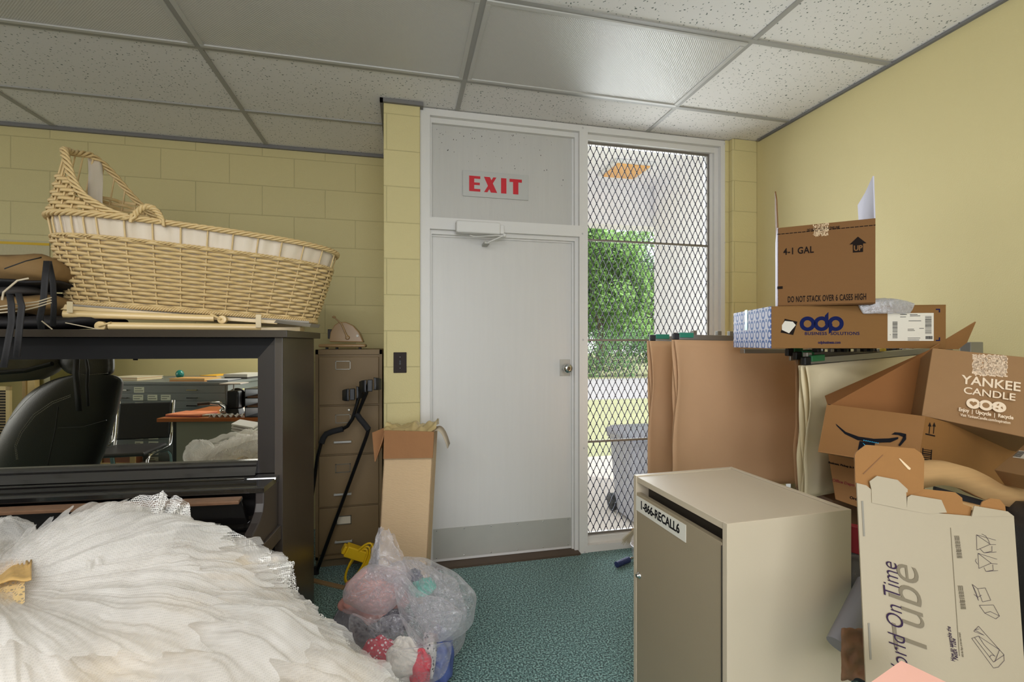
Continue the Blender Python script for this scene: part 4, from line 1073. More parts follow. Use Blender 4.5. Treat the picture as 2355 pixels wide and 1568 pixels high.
MB().box((-.25, -.18, 0), (.25, .3, .30), Matrix.Translation((S0.x, S0.y-.12, 0))).build('seat_base', M_dark, seat, bevel=.02)
def mstrap(pts, hw, nm, root):
    P = [[mir(u-hw, v, F), mir(u+hw, v, F)] for u, v, F in pts]
    return MB().grid(P, True).build(nm, M_bfab, root, solid=.003)
mstrap([(176, 826, 2.42), (174, 860, 2.42), (178, 900, 2.44), (182, 945, 2.45)], 7, 'strap', seat)
mstrap([(198, 826, 2.42), (202, 850, 2.42), (200, 890, 2.44), (203, 934, 2.45)], 3.5, 'strap', seat)

# --- locker, doorway trim and vent at the far left of the mirror
Mc = mirM(97, 870, 5.0, 0, 0)
t = thingM('metal_locker', 'olive metal locker in the far left of the mirror', 'locker', Mc)
MB().box((-.085, -.3, 0), (.09, 0, 1.9)).build('locker_body', mat('olive_locker', (104, 98, 56), .2, .2), t, bevel=.006, **kw)
Mc = mirM(68, 870, 4.95, 0, 0)
t = thingM('door_post', 'tan painted wooden post beside the locker in the mirror', 'post', Mc)
MB().box((-.055, -.12, 0), (.055, 0, 2.1)).build('post_body', mat('tan_paint', (206, 178, 118), .5), t, **kw)
MB().box((-.065, -.0, 0), (-.03, .012, 2.1)).build('post_edge', mat('tan_paint_dark', (170, 140, 84), .5), t, **kw)
Mc = mirM(4, 930, 4.7, 0, 0)
t = thingM('air_vent', 'tan louvred wall vent at the left edge of the mirror', 'vent', Mc)
g = MB(); g.box((-.10, -.02, .2), (.08, -.01, .9)); g.build('vent_back', M_dark, t, **kw)
g = MB(); g.box((-.12, -.012, .17), (-.08, .01, .92)).box((.05, -.012, .17), (.09, .01, .92)).box((-.12, -.012, .88), (.09, .01, .92)).box((-.12, -.012, .17), (.09, .01, .2)); g.build('vent_frame', mat('tan_paint2', (208, 184, 130), .5), t, **kw)
g = MB()
for i in range(24): g.box((-.08, -.012, .21+i*.028), (.05, .004, .222+i*.028))
g.build('louvres', mat('louvre_brown', (150, 130, 96), .5), t, **kw)
# --- second white net bundle standing to the left of the camera
nb = mir(622, 1035, 2.95)
t = thing('net_petticoat', 'bundle of yellowed white net petticoat, reflected at the mirror corner', 'petticoat', (nb.x, nb.y, 0))
M_net2 = mat('aged_net', (222, 212, 192), .85, 0, .7, 12, .10, 10, sheen=.3)
P = []
prof = [(.40, .0), (.42, .25), (.40, .45), (.33, .60), (.24, .70), (.15, .76), (.06, .80), (.01, .81)]
for r_, z in prof:
    row = []
    for k in range(96):
        a = 2*math.pi*k/96; rr = r_*.48*(1+.10*nz(math.cos(a)*2.5, math.sin(a)*2.5, z*5)+.05*math.sin(a*17+z*6))
        row.append(Vector((nb.x+rr*math.cos(a), nb.y+rr*math.sin(a), z*1.04)))
    P.append(row)
g = MB(); g.grid(P, True, True); g.build('net_body', M_net2, t, sub=1)
for k in range(3):
    a, b_ = mir(552, 967+k*6, 2.80), mir(600, 975+k*7, 2.75)
    MB().slab([a, b_, b_+Vector((0, .1, -.01)), a+Vector((0, .1, -.01))], (0, 0, .008)).build('folded_edge', mat('white_tulle_edge', (222, 218, 212), .8), t)
P0 = mir(20, 826, 2.62)
rb = thing('rolled_mat', 'grey and black rolled bag edge hanging at the upper left of the mirror', 'bag', P0)
cushion(P0+Vector((-.0, 0, .04)), refdir(RT)*.30, refdir(FW)*.08, Vector((0, 0, .16)), .6, 14, .01, 31).build('roll_body', mat('grey_canvas', (98, 94, 82), .8, 0, .3, 60, .15, 12), rb)
MB().tube([mir(-20, 858, 2.52), mir(60, 852, 2.52), mir(120, 836, 2.53)], .012, 8).build('roll_edge', M_bfab, rb)
# ================================================================== WHITE NET DRESS HEAP
def net_mat(name, rgb, thr, scale=190, amin=0.0):
    m = mat(name, rgb, .7, 0, 0, sheen=.2)
    N, K, b = nodes(m)
    tc = N.new('ShaderNodeTexCoord'); vo = N.new('ShaderNodeTexVoronoi'); vo.feature = 'DISTANCE_TO_EDGE'; vo.inputs['Scale'].default_value = scale; vo.inputs['Randomness'].default_value = .15
    K.new(tc.outputs['Object'], vo.inputs[0])
    mr = N.new('ShaderNodeMapRange'); mr.inputs[1].default_value = thr; mr.inputs[2].default_value = thr+.05; mr.inputs[3].default_value = .95; mr.inputs[4].default_value = amin
    K.new(vo.outputs[0], mr.inputs[0]); K.new(mr.outputs[0], b.inputs['Alpha'])
    return m
M_tul = bpy.data.materials.new('white_tulle_soft'); M_tul.use_nodes = True
t_ = M_tul.node_tree; t_.nodes.clear(); N = t_.nodes; K = t_.links
o_ = N.new('ShaderNodeOutputMaterial'); tr = N.new('ShaderNodeBsdfTransparent'); df = N.new('ShaderNodeBsdfDiffuse'); tl_ = N.new('ShaderNodeBsdfTranslucent')
for n_ in (df, tl_): n_.inputs[0].default_value = (.90, .88, .85, 1)
a1 = N.new('ShaderNodeMixShader'); a1.inputs[0].default_value = .45; K.new(df.outputs[0], a1.inputs[1]); K.new(tl_.outputs[0], a1.inputs[2])
tc = N.new('ShaderNodeTexCoord'); vo = N.new('ShaderNodeTexVoronoi'); vo.feature = 'DISTANCE_TO_EDGE'; vo.inputs['Scale'].default_value = 240; vo.inputs['Randomness'].default_value = .1; K.new(tc.outputs['Object'], vo.inputs[0])
mr = N.new('ShaderNodeMapRange'); mr.inputs[1].default_value = .08; mr.inputs[2].default_value = .2; mr.inputs[3].default_value = .50; mr.inputs[4].default_value = .38; K.new(vo.outputs[0], mr.inputs[0])
ns = N.new('ShaderNodeTexNoise'); ns.inputs['Scale'].default_value = 9; ns.inputs['Detail'].default_value = 5; K.new(tc.outputs['Object'], ns.inputs[0])
mm_ = N.new('ShaderNodeMath'); mm_.operation = 'MULTIPLY_ADD'; mm_.inputs[1].default_value = .9; K.new(ns.outputs[0], mm_.inputs[0]); K.new(mr.outputs[0], mm_.inputs[2])
ms_ = N.new('ShaderNodeMath'); ms_.operation = 'SUBTRACT'; ms_.inputs[1].default_value = .42; K.new(mm_.outputs[0], ms_.inputs[0])
mx = N.new('ShaderNodeMixShader'); K.new(ms_.outputs[0], mx.inputs[0]); K.new(tr.outputs[0], mx.inputs[1]); K.new(a1.outputs[0], mx.inputs[2]); K.new(mx.outputs[0], o_.inputs[0])
M_tul2 = net_mat('open_tulle_net', (244, 242, 238), .07, 190, .10)
M_under = mat('cream_underskirt', (232, 214, 184), .75, 0, .5, 16, .16, 4, sheen=.3)
dc = atF(-40, 1400, 1.06)
bnd = [(-110, 1440, 1.06), (-60, 1350, 1.20), (0, 1290, 1.34), (72, 1312, 1.38), (130, 1278, 1.42), (200, 1250, 1.44), (260, 1228, 1.46), (330, 1216, 1.47), (378, 1222, 1.47), (430, 1238, 1.48), (500, 1256, 1.49),
       (560, 1272, 1.50), (600, 1294, 1.50), (655, 1296, 1.48), (662, 1335, 1.46), (672, 1375, 1.44), (715, 1412, 1.42), (752, 1448, 1.40), (800, 1498, 1.38), (850, 1535, 1.36), (905, 1572, 1.33), (960, 1640, 1.27), (900, 1760, 1.12), (700, 1900, .95), (400, 1950, .84), (100, 1900, .80), (-100, 1750, .85), (-140, 1620, .93), (-140, 1520, .99)]
BW_ = [atF(*b_) for b_ in bnd]
def bpt(t):
    n_ = len(BW_); x = (t % 1)*n_; i = int(x); f = x-i
    p0, p1, p2_, p3 = BW_[(i-1) % n_], BW_[i % n_], BW_[(i+1) % n_], BW_[(i+2) % n_]
    a = p1*2; b_ = (p2_-p0); c = p0*2-p1*5+p2_*4-p3; d = p1*3-p0-p2_*3+p3
    return (a+b_*f+c*f*f+d*f**3)*.5
def fan(nt, nr, r0, r1, lift, amp, seed, t0=0, t1=1, rag=.0, dz=0.):
    P = []
    closed = (t1-t0) >= 1
    for i in range(nr+1):
        s_ = i/nr; row = []
        for j in range(nt if closed else nt+1):
            t = lerp(t0, t1, j/nt); B = bpt(t)
            re = r1*(1+rag*nz(t*60, seed, 3)+rag*.5*nz(t*190, seed, 7))
            r_ = lerp(r0, re, s_)
            p = dc.lerp(B, r_)
            sag = lift*math.sin(math.pi*min(1, r_)**1.1*.93)
            tw = t+.012*nz(p.x*2.6, p.y*2.6, seed)+.006*nz(p.x*8, p.y*8, seed+2)
            fo = (nz(tw*30, r_*1.6, seed)*1.2+.7*nz(tw*72, r_*2.6, seed+5)+.28*nz(tw*170, r_*5, seed+9))*amp*min(1, r_*1.6)**1.5
            fo += (.9*nz(p.x*9, p.y*9, seed+3)+.5*abs(nz(p.x*17, p.y*17, seed+6)))*amp*.9
            big = nz(p.x*3.2, p.y*3.2, seed*.3)*.06*math.sin(math.pi*min(1, r_))
            row.append(p+Vector((fo*.25, fo*.2, fo+sag+big+dz)))
        P.append(row)
    return P, closed
dress = thing('net_dress', 'heap of white and cream tulle net dress in front of the piano', 'dress', (dc.x, dc.y, 0))
P, c = fan(620, 46, .0, .955, .035, .020, 1)
g = MB(); g.grid(P, True, True)
low = [[Vector((p.x, p.y, p.z)) for p in P[-1]], [Vector((lerp(dc.x, p.x, .99), lerp(dc.y, p.y, .99), p.z*.7)) for p in P[-1]], [Vector((lerp(dc.x, p.x, .96), lerp(dc.y, p.y, .96), .0)) for p in P[-1]]]
g.grid(low, True, True); g.build('underskirt', M_under, dress)
for k, (r1, lift, amp, seed, rag, dz) in enumerate([(.985, .045, .018, 3, .012, .012), (1.0, .058, .022, 5, .014, .022), (.90, .075, .024, 8, .05, .028), (.74, .09, .022, 12, .10, .034), (.55, .10, .02, 17, .14, .040)]):
    P, c = fan(620, 40, .05, r1, lift, amp, seed, rag=rag, dz=dz)
    MB().grid(P, True, c).build('tulle_layer', M_tul, dress)
# frayed net edges standing out along the right side and the crest
def ruff(t0, t1, r0, r1, dzv, amp, seed, m=M_tul2, nt=120, up=0):
    P = []
    for i in range(11):
        s_ = i/10; row = []
        for j in range(nt+1):
            t = lerp(t0, t1, j/nt); B = bpt(t); r_ = lerp(r0, r1*(1+.008*nz(t*170, seed)), s_)
            fo = (nz(t*80, seed, s_*.6)+.45*nz(t*200, seed, 2))*amp*(.2+s_)
            env = math.sin(math.pi*j/nt)**.5
            row.append(dc+(B-dc)*r_+Vector((fo*.35, fo*.35, fo+dzv*s_*env+up*s_)))
        P.append(row)
    return MB().grid(P, True).build('net_ruffle', m, dress)
N_ = len(bnd)
for (a, b_, r0, r1, dzv, amp, sd) in ((3.3/N_, 7/N_, .85, 1.015, .02, .012, 4), (12.6/N_, 15/N_, .80, 1.03, .010, .014, 5), (14.5/N_, 18/N_, .80, 1.025, .010, .014, 7), (17/N_, 21/N_, .82, 1.03, .010, .014, 8), (11/N_, 13.5/N_, .62, .86, .03, .018, 10), (12/N_, 14.5/N_, .66, .93, .026, .018, 11)):
    ruff(a, b_, r0, r1, dzv, amp, sd)
def pleat_fan(base, arc, F0, F1, npl, amp, seed, m=M_tul2, nj=90, up=.0):
    P = []; L_ = []
    for a, b_ in zip(arc[:-1], arc[1:]): L_.append(math.hypot(a[0]-b_[0], a[1]-b_[1]))
    tot = sum(L_)
    def arcp(q_):
        d = q_*tot
        for k_, l_ in enumerate(L_):
            if d <= l_ or k_ == len(L_)-1: f = d/l_; return (lerp(arc[k_][0], arc[k_+1][0], f), lerp(arc[k_][1], arc[k_+1][1], f))
            d -= l_
    for i in range(15):
        s_ = i/14; row = []
        for j in range(nj+1):
            q_ = j/nj; au, av = arcp(q_); bu, bv = lerp(base[0][0], base[1][0], q_), lerp(base[0][1], base[1][1], q_)
            w_ = math.sin(q_*npl*6.28+seed)+.5*nz(q_*npl*2.3, seed, s_)
            u, v = lerp(bu, au, s_), lerp(bv, av, s_)
            F = lerp(F0, F1, s_)+amp*w_*s_
            p = atF(u, v, F)+Vector((0, 0, amp*.35*w_*s_+up*math.sin(math.pi*s_)+.004*nz(q_*9, s_*4, seed)))
            row.append(p)
        P.append(row)
    return MB().grid(P, True).build('net_frill', m, dress)
pleat_fan([(300, 1235), (350, 1255)], [(165, 1222), (215, 1186), (262, 1160), (330, 1140), (374, 1129), (386, 1142)], 1.36, 1.44, 3, .012, 1)
pleat_fan([(330, 1230), (360, 1250)], [(374, 1129), (388, 1144), (418, 1142), (436, 1162), (441, 1200)], 1.38, 1.45, 3, .016, 2)
pleat_fan([(355, 1235), (372, 1262)], [(400, 1150), (437, 1165), (440, 1203), (426, 1214)], 1.36, 1.42, 2, .014, 3)
pleat_fan([(380, 1260), (430, 1300)], [(436, 1212), (480, 1206), (520, 1212), (560, 1228), (590, 1254), (602, 1276), (575, 1288)], 1.36, 1.47, 2, .010, 4)
pleat_fan([(420, 1262), (440, 1290)], [(505, 1226), (530, 1232), (546, 1256), (538, 1280), (510, 1282)], 1.34, 1.41, 4, .014, 5)
pleat_fan([(430, 1290), (440, 1320)], [(560, 1284), (600, 1278), (622, 1275), (624, 1290)], 1.34, 1.44, 2, .012, 6)
pleat_fan([(450, 1300), (470, 1350)], [(600, 1296), (640, 1292), (670, 1296), (668, 1318), (664, 1334)], 1.34, 1.44, 4, .012, 7)
pleat_fan([(470, 1335), (500, 1380)], [(650, 1322), (669, 1338), (664, 1356), (668, 1376)], 1.33, 1.43, 5, .012, 8)
pleat_fan([(180, 1330), (220, 1370)], [(40, 1395), (60, 1340), (140, 1310), (190, 1312), (236, 1300)], 1.18, 1.16, 5, .012, 9, M_tul, up=.05)
pleat_fan([(560, 1400), (600, 1450)], [(690, 1398), (715, 1418), (735, 1432), (752, 1450)], 1.32, 1.40, 5, .010, 10)
pleat_fan([(640, 1460), (700, 1500)], [(752, 1448), (780, 1466), (800, 1500), (830, 1520)], 1.30, 1.38, 5, .010, 11)
# puff of net at the left edge
c = atF(8, 1252, 1.28); P = []
for i in range(17):
    a = math.pi*i/16; row = []
    for k in range(40):
        b2 = 2*math.pi*k/40; d = 1+.16*nz(math.cos(b2)*2.5, math.sin(b2)*2.5, a*2.5)+.05*math.sin(b2*9)
        row.append(c+Vector((.068*d*math.sin(a)*math.cos(b2), .06*d*math.sin(a)*math.sin(b2), .068*d*math.cos(a))))
    P.append(row)
MB().grid(P, True, True).build('net_puff', M_tul, dress)
# gold sequinned bodice trim
M_gold = mat('gold_embroidery', (206, 168, 104), .45, .2, .6, 90, .25, 40)
P = []
for i in range(7):
    row = []
    for j in range(33):
        t = j/32; e = (6 if (j % 4 < 2) else 0)*(1 if i == 0 else 0)
        p = atF(-20+t*92, 1322+i*7-e-10*t+3*math.sin(t*9), 1.13-.012*i); p.z += .022
        row.append(p)
    P.append(row)
MB().grid(P, True).build('gold_trim', M_gold, dress, solid=.003)
P = []
for i in range(6):
    row = []
    for j in range(17):
        t = j/16; p = atF(-15+t*72, 1366+i*12-t*10, 1.09-.012*i); p.z += .03+.004*math.sin(t*14+i); row.append(p)
    P.append(row)
MB().grid(P, True).build('lace_bodice', net_mat('gold_lace', (214, 184, 128), .2, 120, .25), dress)
# satin ribbon
P = []
for i in range(15):
    t = i/14; row = []
    for j in range(4):
        p = atF(lerp(205, 118, t)+10*j-5+12*math.sin(t*3), lerp(1318, 1440, t)+5*j, lerp(1.24, 1.09, t)); p.z += .05+.006*math.sin(j*1.2); row.append(p)
    P.append(row)
MB().grid(P, True).build('satin_ribbon', mat('cream_satin', (232, 216, 184), .25, 0, .1, 20, coat=.3), dress, solid=.002)

# ================================================================== CLEAR PLASTIC BAG OF CLOTHES
m = bpy.data.materials.new('clear_plastic_film'); m.use_nodes = True; t_ = m.node_tree; t_.nodes.clear(); N = t_.nodes; K = t_.links
def film(nm, fac, col=(.88, .86, .90, 1)):
    m = bpy.data.materials.new(nm); m.use_nodes = True; t_ = m.node_tree; t_.nodes.clear(); N = t_.nodes; K = t_.links
    out = N.new('ShaderNodeOutputMaterial'); tr = N.new('ShaderNodeBsdfTransparent'); tr.inputs[0].default_value = (.96, .95, .97, 1)
    df = N.new('ShaderNodeBsdfDiffuse'); df.inputs[0].default_value = col; tl_ = N.new('ShaderNodeBsdfTranslucent'); tl_.inputs[0].default_value = col
    gs = N.new('ShaderNodeBsdfGlossy'); gs.inputs['Roughness'].default_value = .18
    a1 = N.new('ShaderNodeMixShader'); a1.inputs[0].default_value = .4; K.new(df.outputs[0], a1.inputs[1]); K.new(tl_.outputs[0], a1.inputs[2])
    a2 = N.new('ShaderNodeMixShader'); a2.inputs[0].default_value = .3; K.new(a1.outputs[0], a2.inputs[1]); K.new(gs.outputs[0], a2.inputs[2])
    lw = N.new('ShaderNodeLayerWeight'); lw.inputs[0].default_value = .25
    tc = N.new('ShaderNodeTexCoord'); ns = N.new('ShaderNodeTexNoise'); ns.inputs['Scale'].default_value = 34; ns.inputs['Detail'].default_value = 8; ns.inputs['Distortion'].default_value = 3.0; K.new(tc.outputs['Object'], ns.inputs[0])
    ma = N.new('ShaderNodeMath'); ma.operation = 'MULTIPLY_ADD'; ma.inputs[1].default_value = .75; ma.inputs[2].default_value = fac; K.new(lw.outputs['Facing'], ma.inputs[0])
    mb_ = N.new('ShaderNodeMath'); mb_.operation = 'MULTIPLY_ADD'; mb_.inputs[1].default_value = .5; K.new(ns.outputs[0], mb_.inputs[0]); K.new(ma.outputs[0], mb_.inputs[2])
    mc = N.new('ShaderNodeClamp'); mc.inputs[2].default_value = .92; K.new(mb_.outputs[0], mc.inputs[0])
    bp = N.new('ShaderNodeBump'); bp.inputs['Strength'].default_value = .5; bp.inputs['Distance'].default_value = .006; K.new(ns.outputs[0], bp.inputs['Height'])
    for n_ in (gs, df): K.new(bp.outputs[0], n_.inputs['Normal'])
    mx = N.new('ShaderNodeMixShader'); K.new(mc.outputs[0], mx.inputs[0]); K.new(tr.outputs[0], mx.inputs[1]); K.new(a2.outputs[0], mx.inputs[2]); K.new(mx.outputs[0], out.inputs[0])
    return m
M_film = film('clear_plastic_film', -.16, (.93, .91, .95, 1)); M_film2 = film('cloudy_plastic_film', -.04, (.93, .91, .95, 1))
bc = atZ(912, 1560, 0)+Vector((.02, .02, 0))
pbag = thing('plastic_bag', 'clear plastic sack stuffed with clothes on the carpet before the tall carton', 'plastic bag', (bc.x, bc.y, 0))
def blob(c, rx, ry, rz_, am, fr, seed, n=44, m=26, lo=None, pinch=0):
    P = []
    for i in range(m+1):
        a = math.pi*i/m; row = []
        for k in range(n):
            b2 = 2*math.pi*k/n
            d = Vector((math.sin(a)*math.cos(b2), math.sin(a)*math.sin(b2), math.cos(a)))
            w_ = 1+am*(nz(d.x*fr+seed, d.y*fr, d.z*fr)+.5*abs(nz(d.x*fr*2.3, d.y*fr*2.3+seed, d.z*fr*2.3))-.25*abs(nz(d.x*fr*5, d.y*fr*5, d.z*fr*5+seed)))
            p = Vector((d.x*rx*w_, d.y*ry*w_, d.z*rz_*w_))
            p = c+p
            if lo is not None and p.z < lo: p.z = lo
            row.append(p)
        P.append(row)
    g = MB(); g.grid(P, True, True); return g
CB = Vector((bc.x, bc.y, .20))
blob(CB, .262, .20, .235, .14, 3.0, 2, lo=.004).build('sack_body', M_film, pbag, sub=1)
# crumpled neck: ear and billow
def sheet(pts, nm, amp, seed, m=M_film2, n=18):
    """coons-like crumpled sheet between four corners"""
    a, b_, c_, d_ = [Vector(p) for p in pts]; P = []
    nrm = (b_-a).cross(d_-a).normalized()
    for i in range(n+1):
        row = []
        for j in range(n+1):
            u_, v_ = i/n, j/n
            p = (a*(1-u_)+b_*u_)*(1-v_)+(d_*(1-u_)+c_*u_)*v_
            bow = math.sin(math.pi*u_)*math.sin(math.pi*v_)
            p = p+nrm*(.05*bow+amp*(nz(u_*4+seed, v_*4, seed)+.5*nz(u_*10, v_*10+seed, 1)))+Vector((0, 0, amp*.6*nz(u_*6, v_*6, seed+4)))
            row.append(p)
        P.append(row)
    return MB().grid(P, True).build(nm, m, pbag, sub=1)
sheet([atF(838, 1330, 1.84), atF(950, 1345, 1.74), atF(893, 1218, 1.83), atF(872, 1212, 1.85)], 'sack_ear', .028, 3)
sheet([atF(832, 1335, 1.90), atF(965, 1350, 1.84), atF(905, 1225, 1.90), atF(874, 1214, 1.87)], 'sack_ear', .028, 8)
def dome(outl, c_, F, bulge, nm, m, seed, amp=.012, fold=9):
    n_ = len(outl); T_ = 72; P = []
    def op(t):
        x = (t % 1)*n_; i = int(x); f = x-i; a, b_ = outl[i % n_], outl[(i+1) % n_]; z_, y_ = outl[(i-1) % n_], outl[(i+2) % n_]
        return tuple(.5*(2*a[k_]+(b_[k_]-z_[k_])*f+(2*z_[k_]-5*a[k_]+4*b_[k_]-y_[k_])*f*f+(3*a[k_]-z_[k_]-3*b_[k_]+y_[k_])*f**3) for k_ in (0, 1))
    for i in range(23):
        r_ = i/22; row = []
        for j in range(T_):
            t = j/T_; ou, ov = op(t); w_ = 690, 1150
            u, v = lerp(c_[0], ou, r_), lerp(c_[1], ov, r_)
            cr = abs(nz(math.cos(t*6.283)*fold*.35+seed, math.sin(t*6.283)*fold*.35, r_*1.6))*2.2-.5
            fine = abs(nz(u*.045+seed, v*.045, 2))-.2+.5*(abs(nz(u*.11, v*.11, seed))-.2)
            F_ = F-bulge*math.sqrt(max(0, 1-r_**2.2))-amp*cr*min(1, r_*1.6)-amp*1.3*fine
            row.append(atF(690+u/2.143, 1150+v/2.143, F_))
        P.append(row)
    return MB().grid(P, True, True).build(nm, m, pbag, sub=1)
dome([(505, 290), (560, 280), (622, 285), (690, 318), (762, 352), (815, 400), (868, 465), (862, 545), (848, 612), (792, 668), (705, 702), (640, 690), (560, 560), (520, 430)], (690, 500), 1.84, .10, 'sack_neck', M_film2, 4, .020)
dome([(640, 470), (700, 480), (760, 520), (800, 560), (770, 640), (700, 696), (640, 700), (575, 740), (530, 660), (490, 560), (470, 470), (465, 385), (520, 375), (580, 440)], (600, 570), 1.72, .035, 'sack_drape', M_film2, 9, .016)
dome([(335, 318), (440, 325), (548, 372), (520, 440), (490, 500), (420, 560), (330, 560), (250, 520), (215, 500), (215, 440), (260, 380)], (380, 430), 1.78, .08, 'sack_drape', M_film2, 14, .018)
dome([(250, 560), (360, 590), (480, 560), (560, 640), (640, 720), (740, 700), (735, 800), (690, 880), (560, 920), (400, 900), (280, 800), (245, 700)], (470, 740), 1.66, .04, 'sack_drape', M_film, 20, .014)
cloth = [
    ('pink_shirt', 'pale pink garment filling the upper left of the plastic sack', (862, 1370, 1.88), (.13, .08, .10), (180, 126, 114), 1),
    ('black_garment', 'black garment bulging at the left side inside the plastic sack', (822, 1440, 1.88), (.10, .08, .085), (40, 36, 42), 2),
    ('dark_sleeve', 'dark navy sleeve in the middle of the plastic sack beneath the pink garment', (905, 1430, 1.84), (.06, .05, .05), (48, 44, 56), 3),
    ('bandana', 'red garment with small white print at the bottom of the plastic sack', (872, 1518, 1.70), (.075, .035, .075), (186, 40, 62), 4),
    ('cream_garment', 'cream white garment low in the front of the plastic sack', (925, 1518, 1.70), (.07, .05, .075), (216, 210, 196), 5),
    ('red_garment', 'plain bright red garment at the lower right inside the plastic sack', (968, 1540, 1.70), (.035, .04, .075), (196, 26, 50), 6),
    ('speckled_garment', 'black and white speckled garment near the right side of the plastic sack', (985, 1505, 1.78), (.03, .05, .085), (150, 148, 144), 7),
    ('blue_jeans', 'blue denim garment at the far right of the plastic sack', (1012, 1520, 1.85), (.05, .07, .11), (66, 82, 134), 8),
    ('teal_shirt', 'bright teal shirt showing at the open neck of the plastic sack', (972, 1350, 1.83), (.05, .045, .028), (40, 150, 130), 9),
    ('navy_scarf', 'navy blue cloth with red edge beside the teal shirt in the sack neck', (953, 1335, 1.87), (.035, .04, .04), (36, 34, 64), 10)]
for nm, lab, (u, v, F), (rx, ry, rz_), c, sd in cloth:
    mm = mat(nm+'_cloth', c, .85, 0, .5, 60, .18, 18)
    if nm == 'bandana' or nm == 'speckled_garment':
        N, K, b = nodes(mm); tc = N.new('ShaderNodeTexCoord'); vo = N.new('ShaderNodeTexVoronoi'); vo.inputs['Scale'].default_value = 85; K.new(tc.outputs['Object'], vo.inputs[0])
        rp = N.new('ShaderNodeValToRGB'); K.new(vo.outputs[0], rp.inputs[0]); rp.color_ramp.interpolation = 'CONSTANT'
        rp.color_ramp.elements[0].color = L((228, 210, 210) if nm == 'bandana' else (40, 38, 40)); rp.color_ramp.elements[1].position = .34; rp.color_ramp.elements[1].color = L(c if nm == 'bandana' else (200, 196, 190)); K.new(rp.outputs[0], b.inputs['Base Color'])
    p = atF(u, v, F); p.z = max(p.z, rz_*1.0+.01)
    o = blob(p, rx, ry, rz_, .35, 2.2, sd*3.1, 36, 20, .006).build(nm, mm, None, sub=1)
    tag(o, lab, 'garment', 'clothes in the plastic sack')
# ================================================================== WHITE SHREDDING CONSOLE
ZT = .88
FR_, FL_, BR_ = atZ(1672.3, 1204.6, ZT), atZ(1457, 1091, ZT), atZ(1952, 1168.7, ZT)
ex = (FR_-FL_); Wb = ex.length; ex.normalize(); ey = Vector((0, 0, 1)).cross(ex); Db = (BR_-FR_).dot(ey)
CM = Matrix((ex, ey, Vector((0, 0, 1)))).transposed().to_4x4(); CM.translation = (FL_.x, FL_.y, 0)
con = thingM('document_console', 'light grey laminate document disposal console with a slot under its top', 'console', CM)
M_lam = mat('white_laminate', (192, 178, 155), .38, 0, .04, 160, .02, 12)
M_lam_shade = mat('laminate_front_shaded', (152, 138, 114), .40, 0, .04, 160, .02, 12)  # same laminate, darkened to paint in the shade on the front
k = dict(local=True)
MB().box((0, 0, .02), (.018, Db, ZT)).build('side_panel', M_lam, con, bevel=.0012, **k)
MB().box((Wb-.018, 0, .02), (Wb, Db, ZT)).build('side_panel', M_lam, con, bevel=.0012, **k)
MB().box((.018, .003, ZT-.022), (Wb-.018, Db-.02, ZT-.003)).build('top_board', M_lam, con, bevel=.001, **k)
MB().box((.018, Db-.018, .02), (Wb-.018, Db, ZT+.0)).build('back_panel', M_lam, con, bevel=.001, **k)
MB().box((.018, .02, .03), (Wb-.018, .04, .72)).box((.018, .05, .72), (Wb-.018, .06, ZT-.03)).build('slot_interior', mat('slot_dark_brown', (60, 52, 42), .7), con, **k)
dr = MB().box((.021, .001, .05), (Wb-.022, .019, .822)).build('door', M_lam_shade, con, bevel=.0012, **k)
MB().tube([(Wb-.020, .0, .06), (Wb-.020, .0, .815)], .0022, 8).build('piano_hinge', mat('dark_hinge', (70, 64, 56), .4, .6), dr, **k)
MB().box((0.01, .01, 0), (Wb-.01, Db-.01, .02)).build('plinth', M_dark, con, **k)
def onfront(u, v): p = onplane(u, v, FL_, ey); return CM.inverted() @ p
p = onfront(1470, 1323); MB().lathe([(.011, 0), (.011, -.004), (.007, -.006), (.006, -.012)], (p.x, .001, p.z), 18, Matrix.Rotation(R(-90), 4, 'X')).build('lock', M_chrome, dr, **k)
a, b = onfront(1463, 1141), onfront(1577, 1237)
lx0, lx1 = a.x, b.x; lz1 = .812; lz0 = lz1-.052
st = MB().box((lx0, -.0006, lz0), (lx1, .001, lz1)).build('phone_label', mat('white_label', (216, 212, 200), .5), dr, **k)
text('1-866-RECALL6', 'lettering', M_ink, st, frame_M(((lx0+lx1)/2, -.0010, (lz0+lz1)/2+.001), (1, 0, 0), (0, 0, 1)), .040, .0009, .86, local=True, space=1.0)

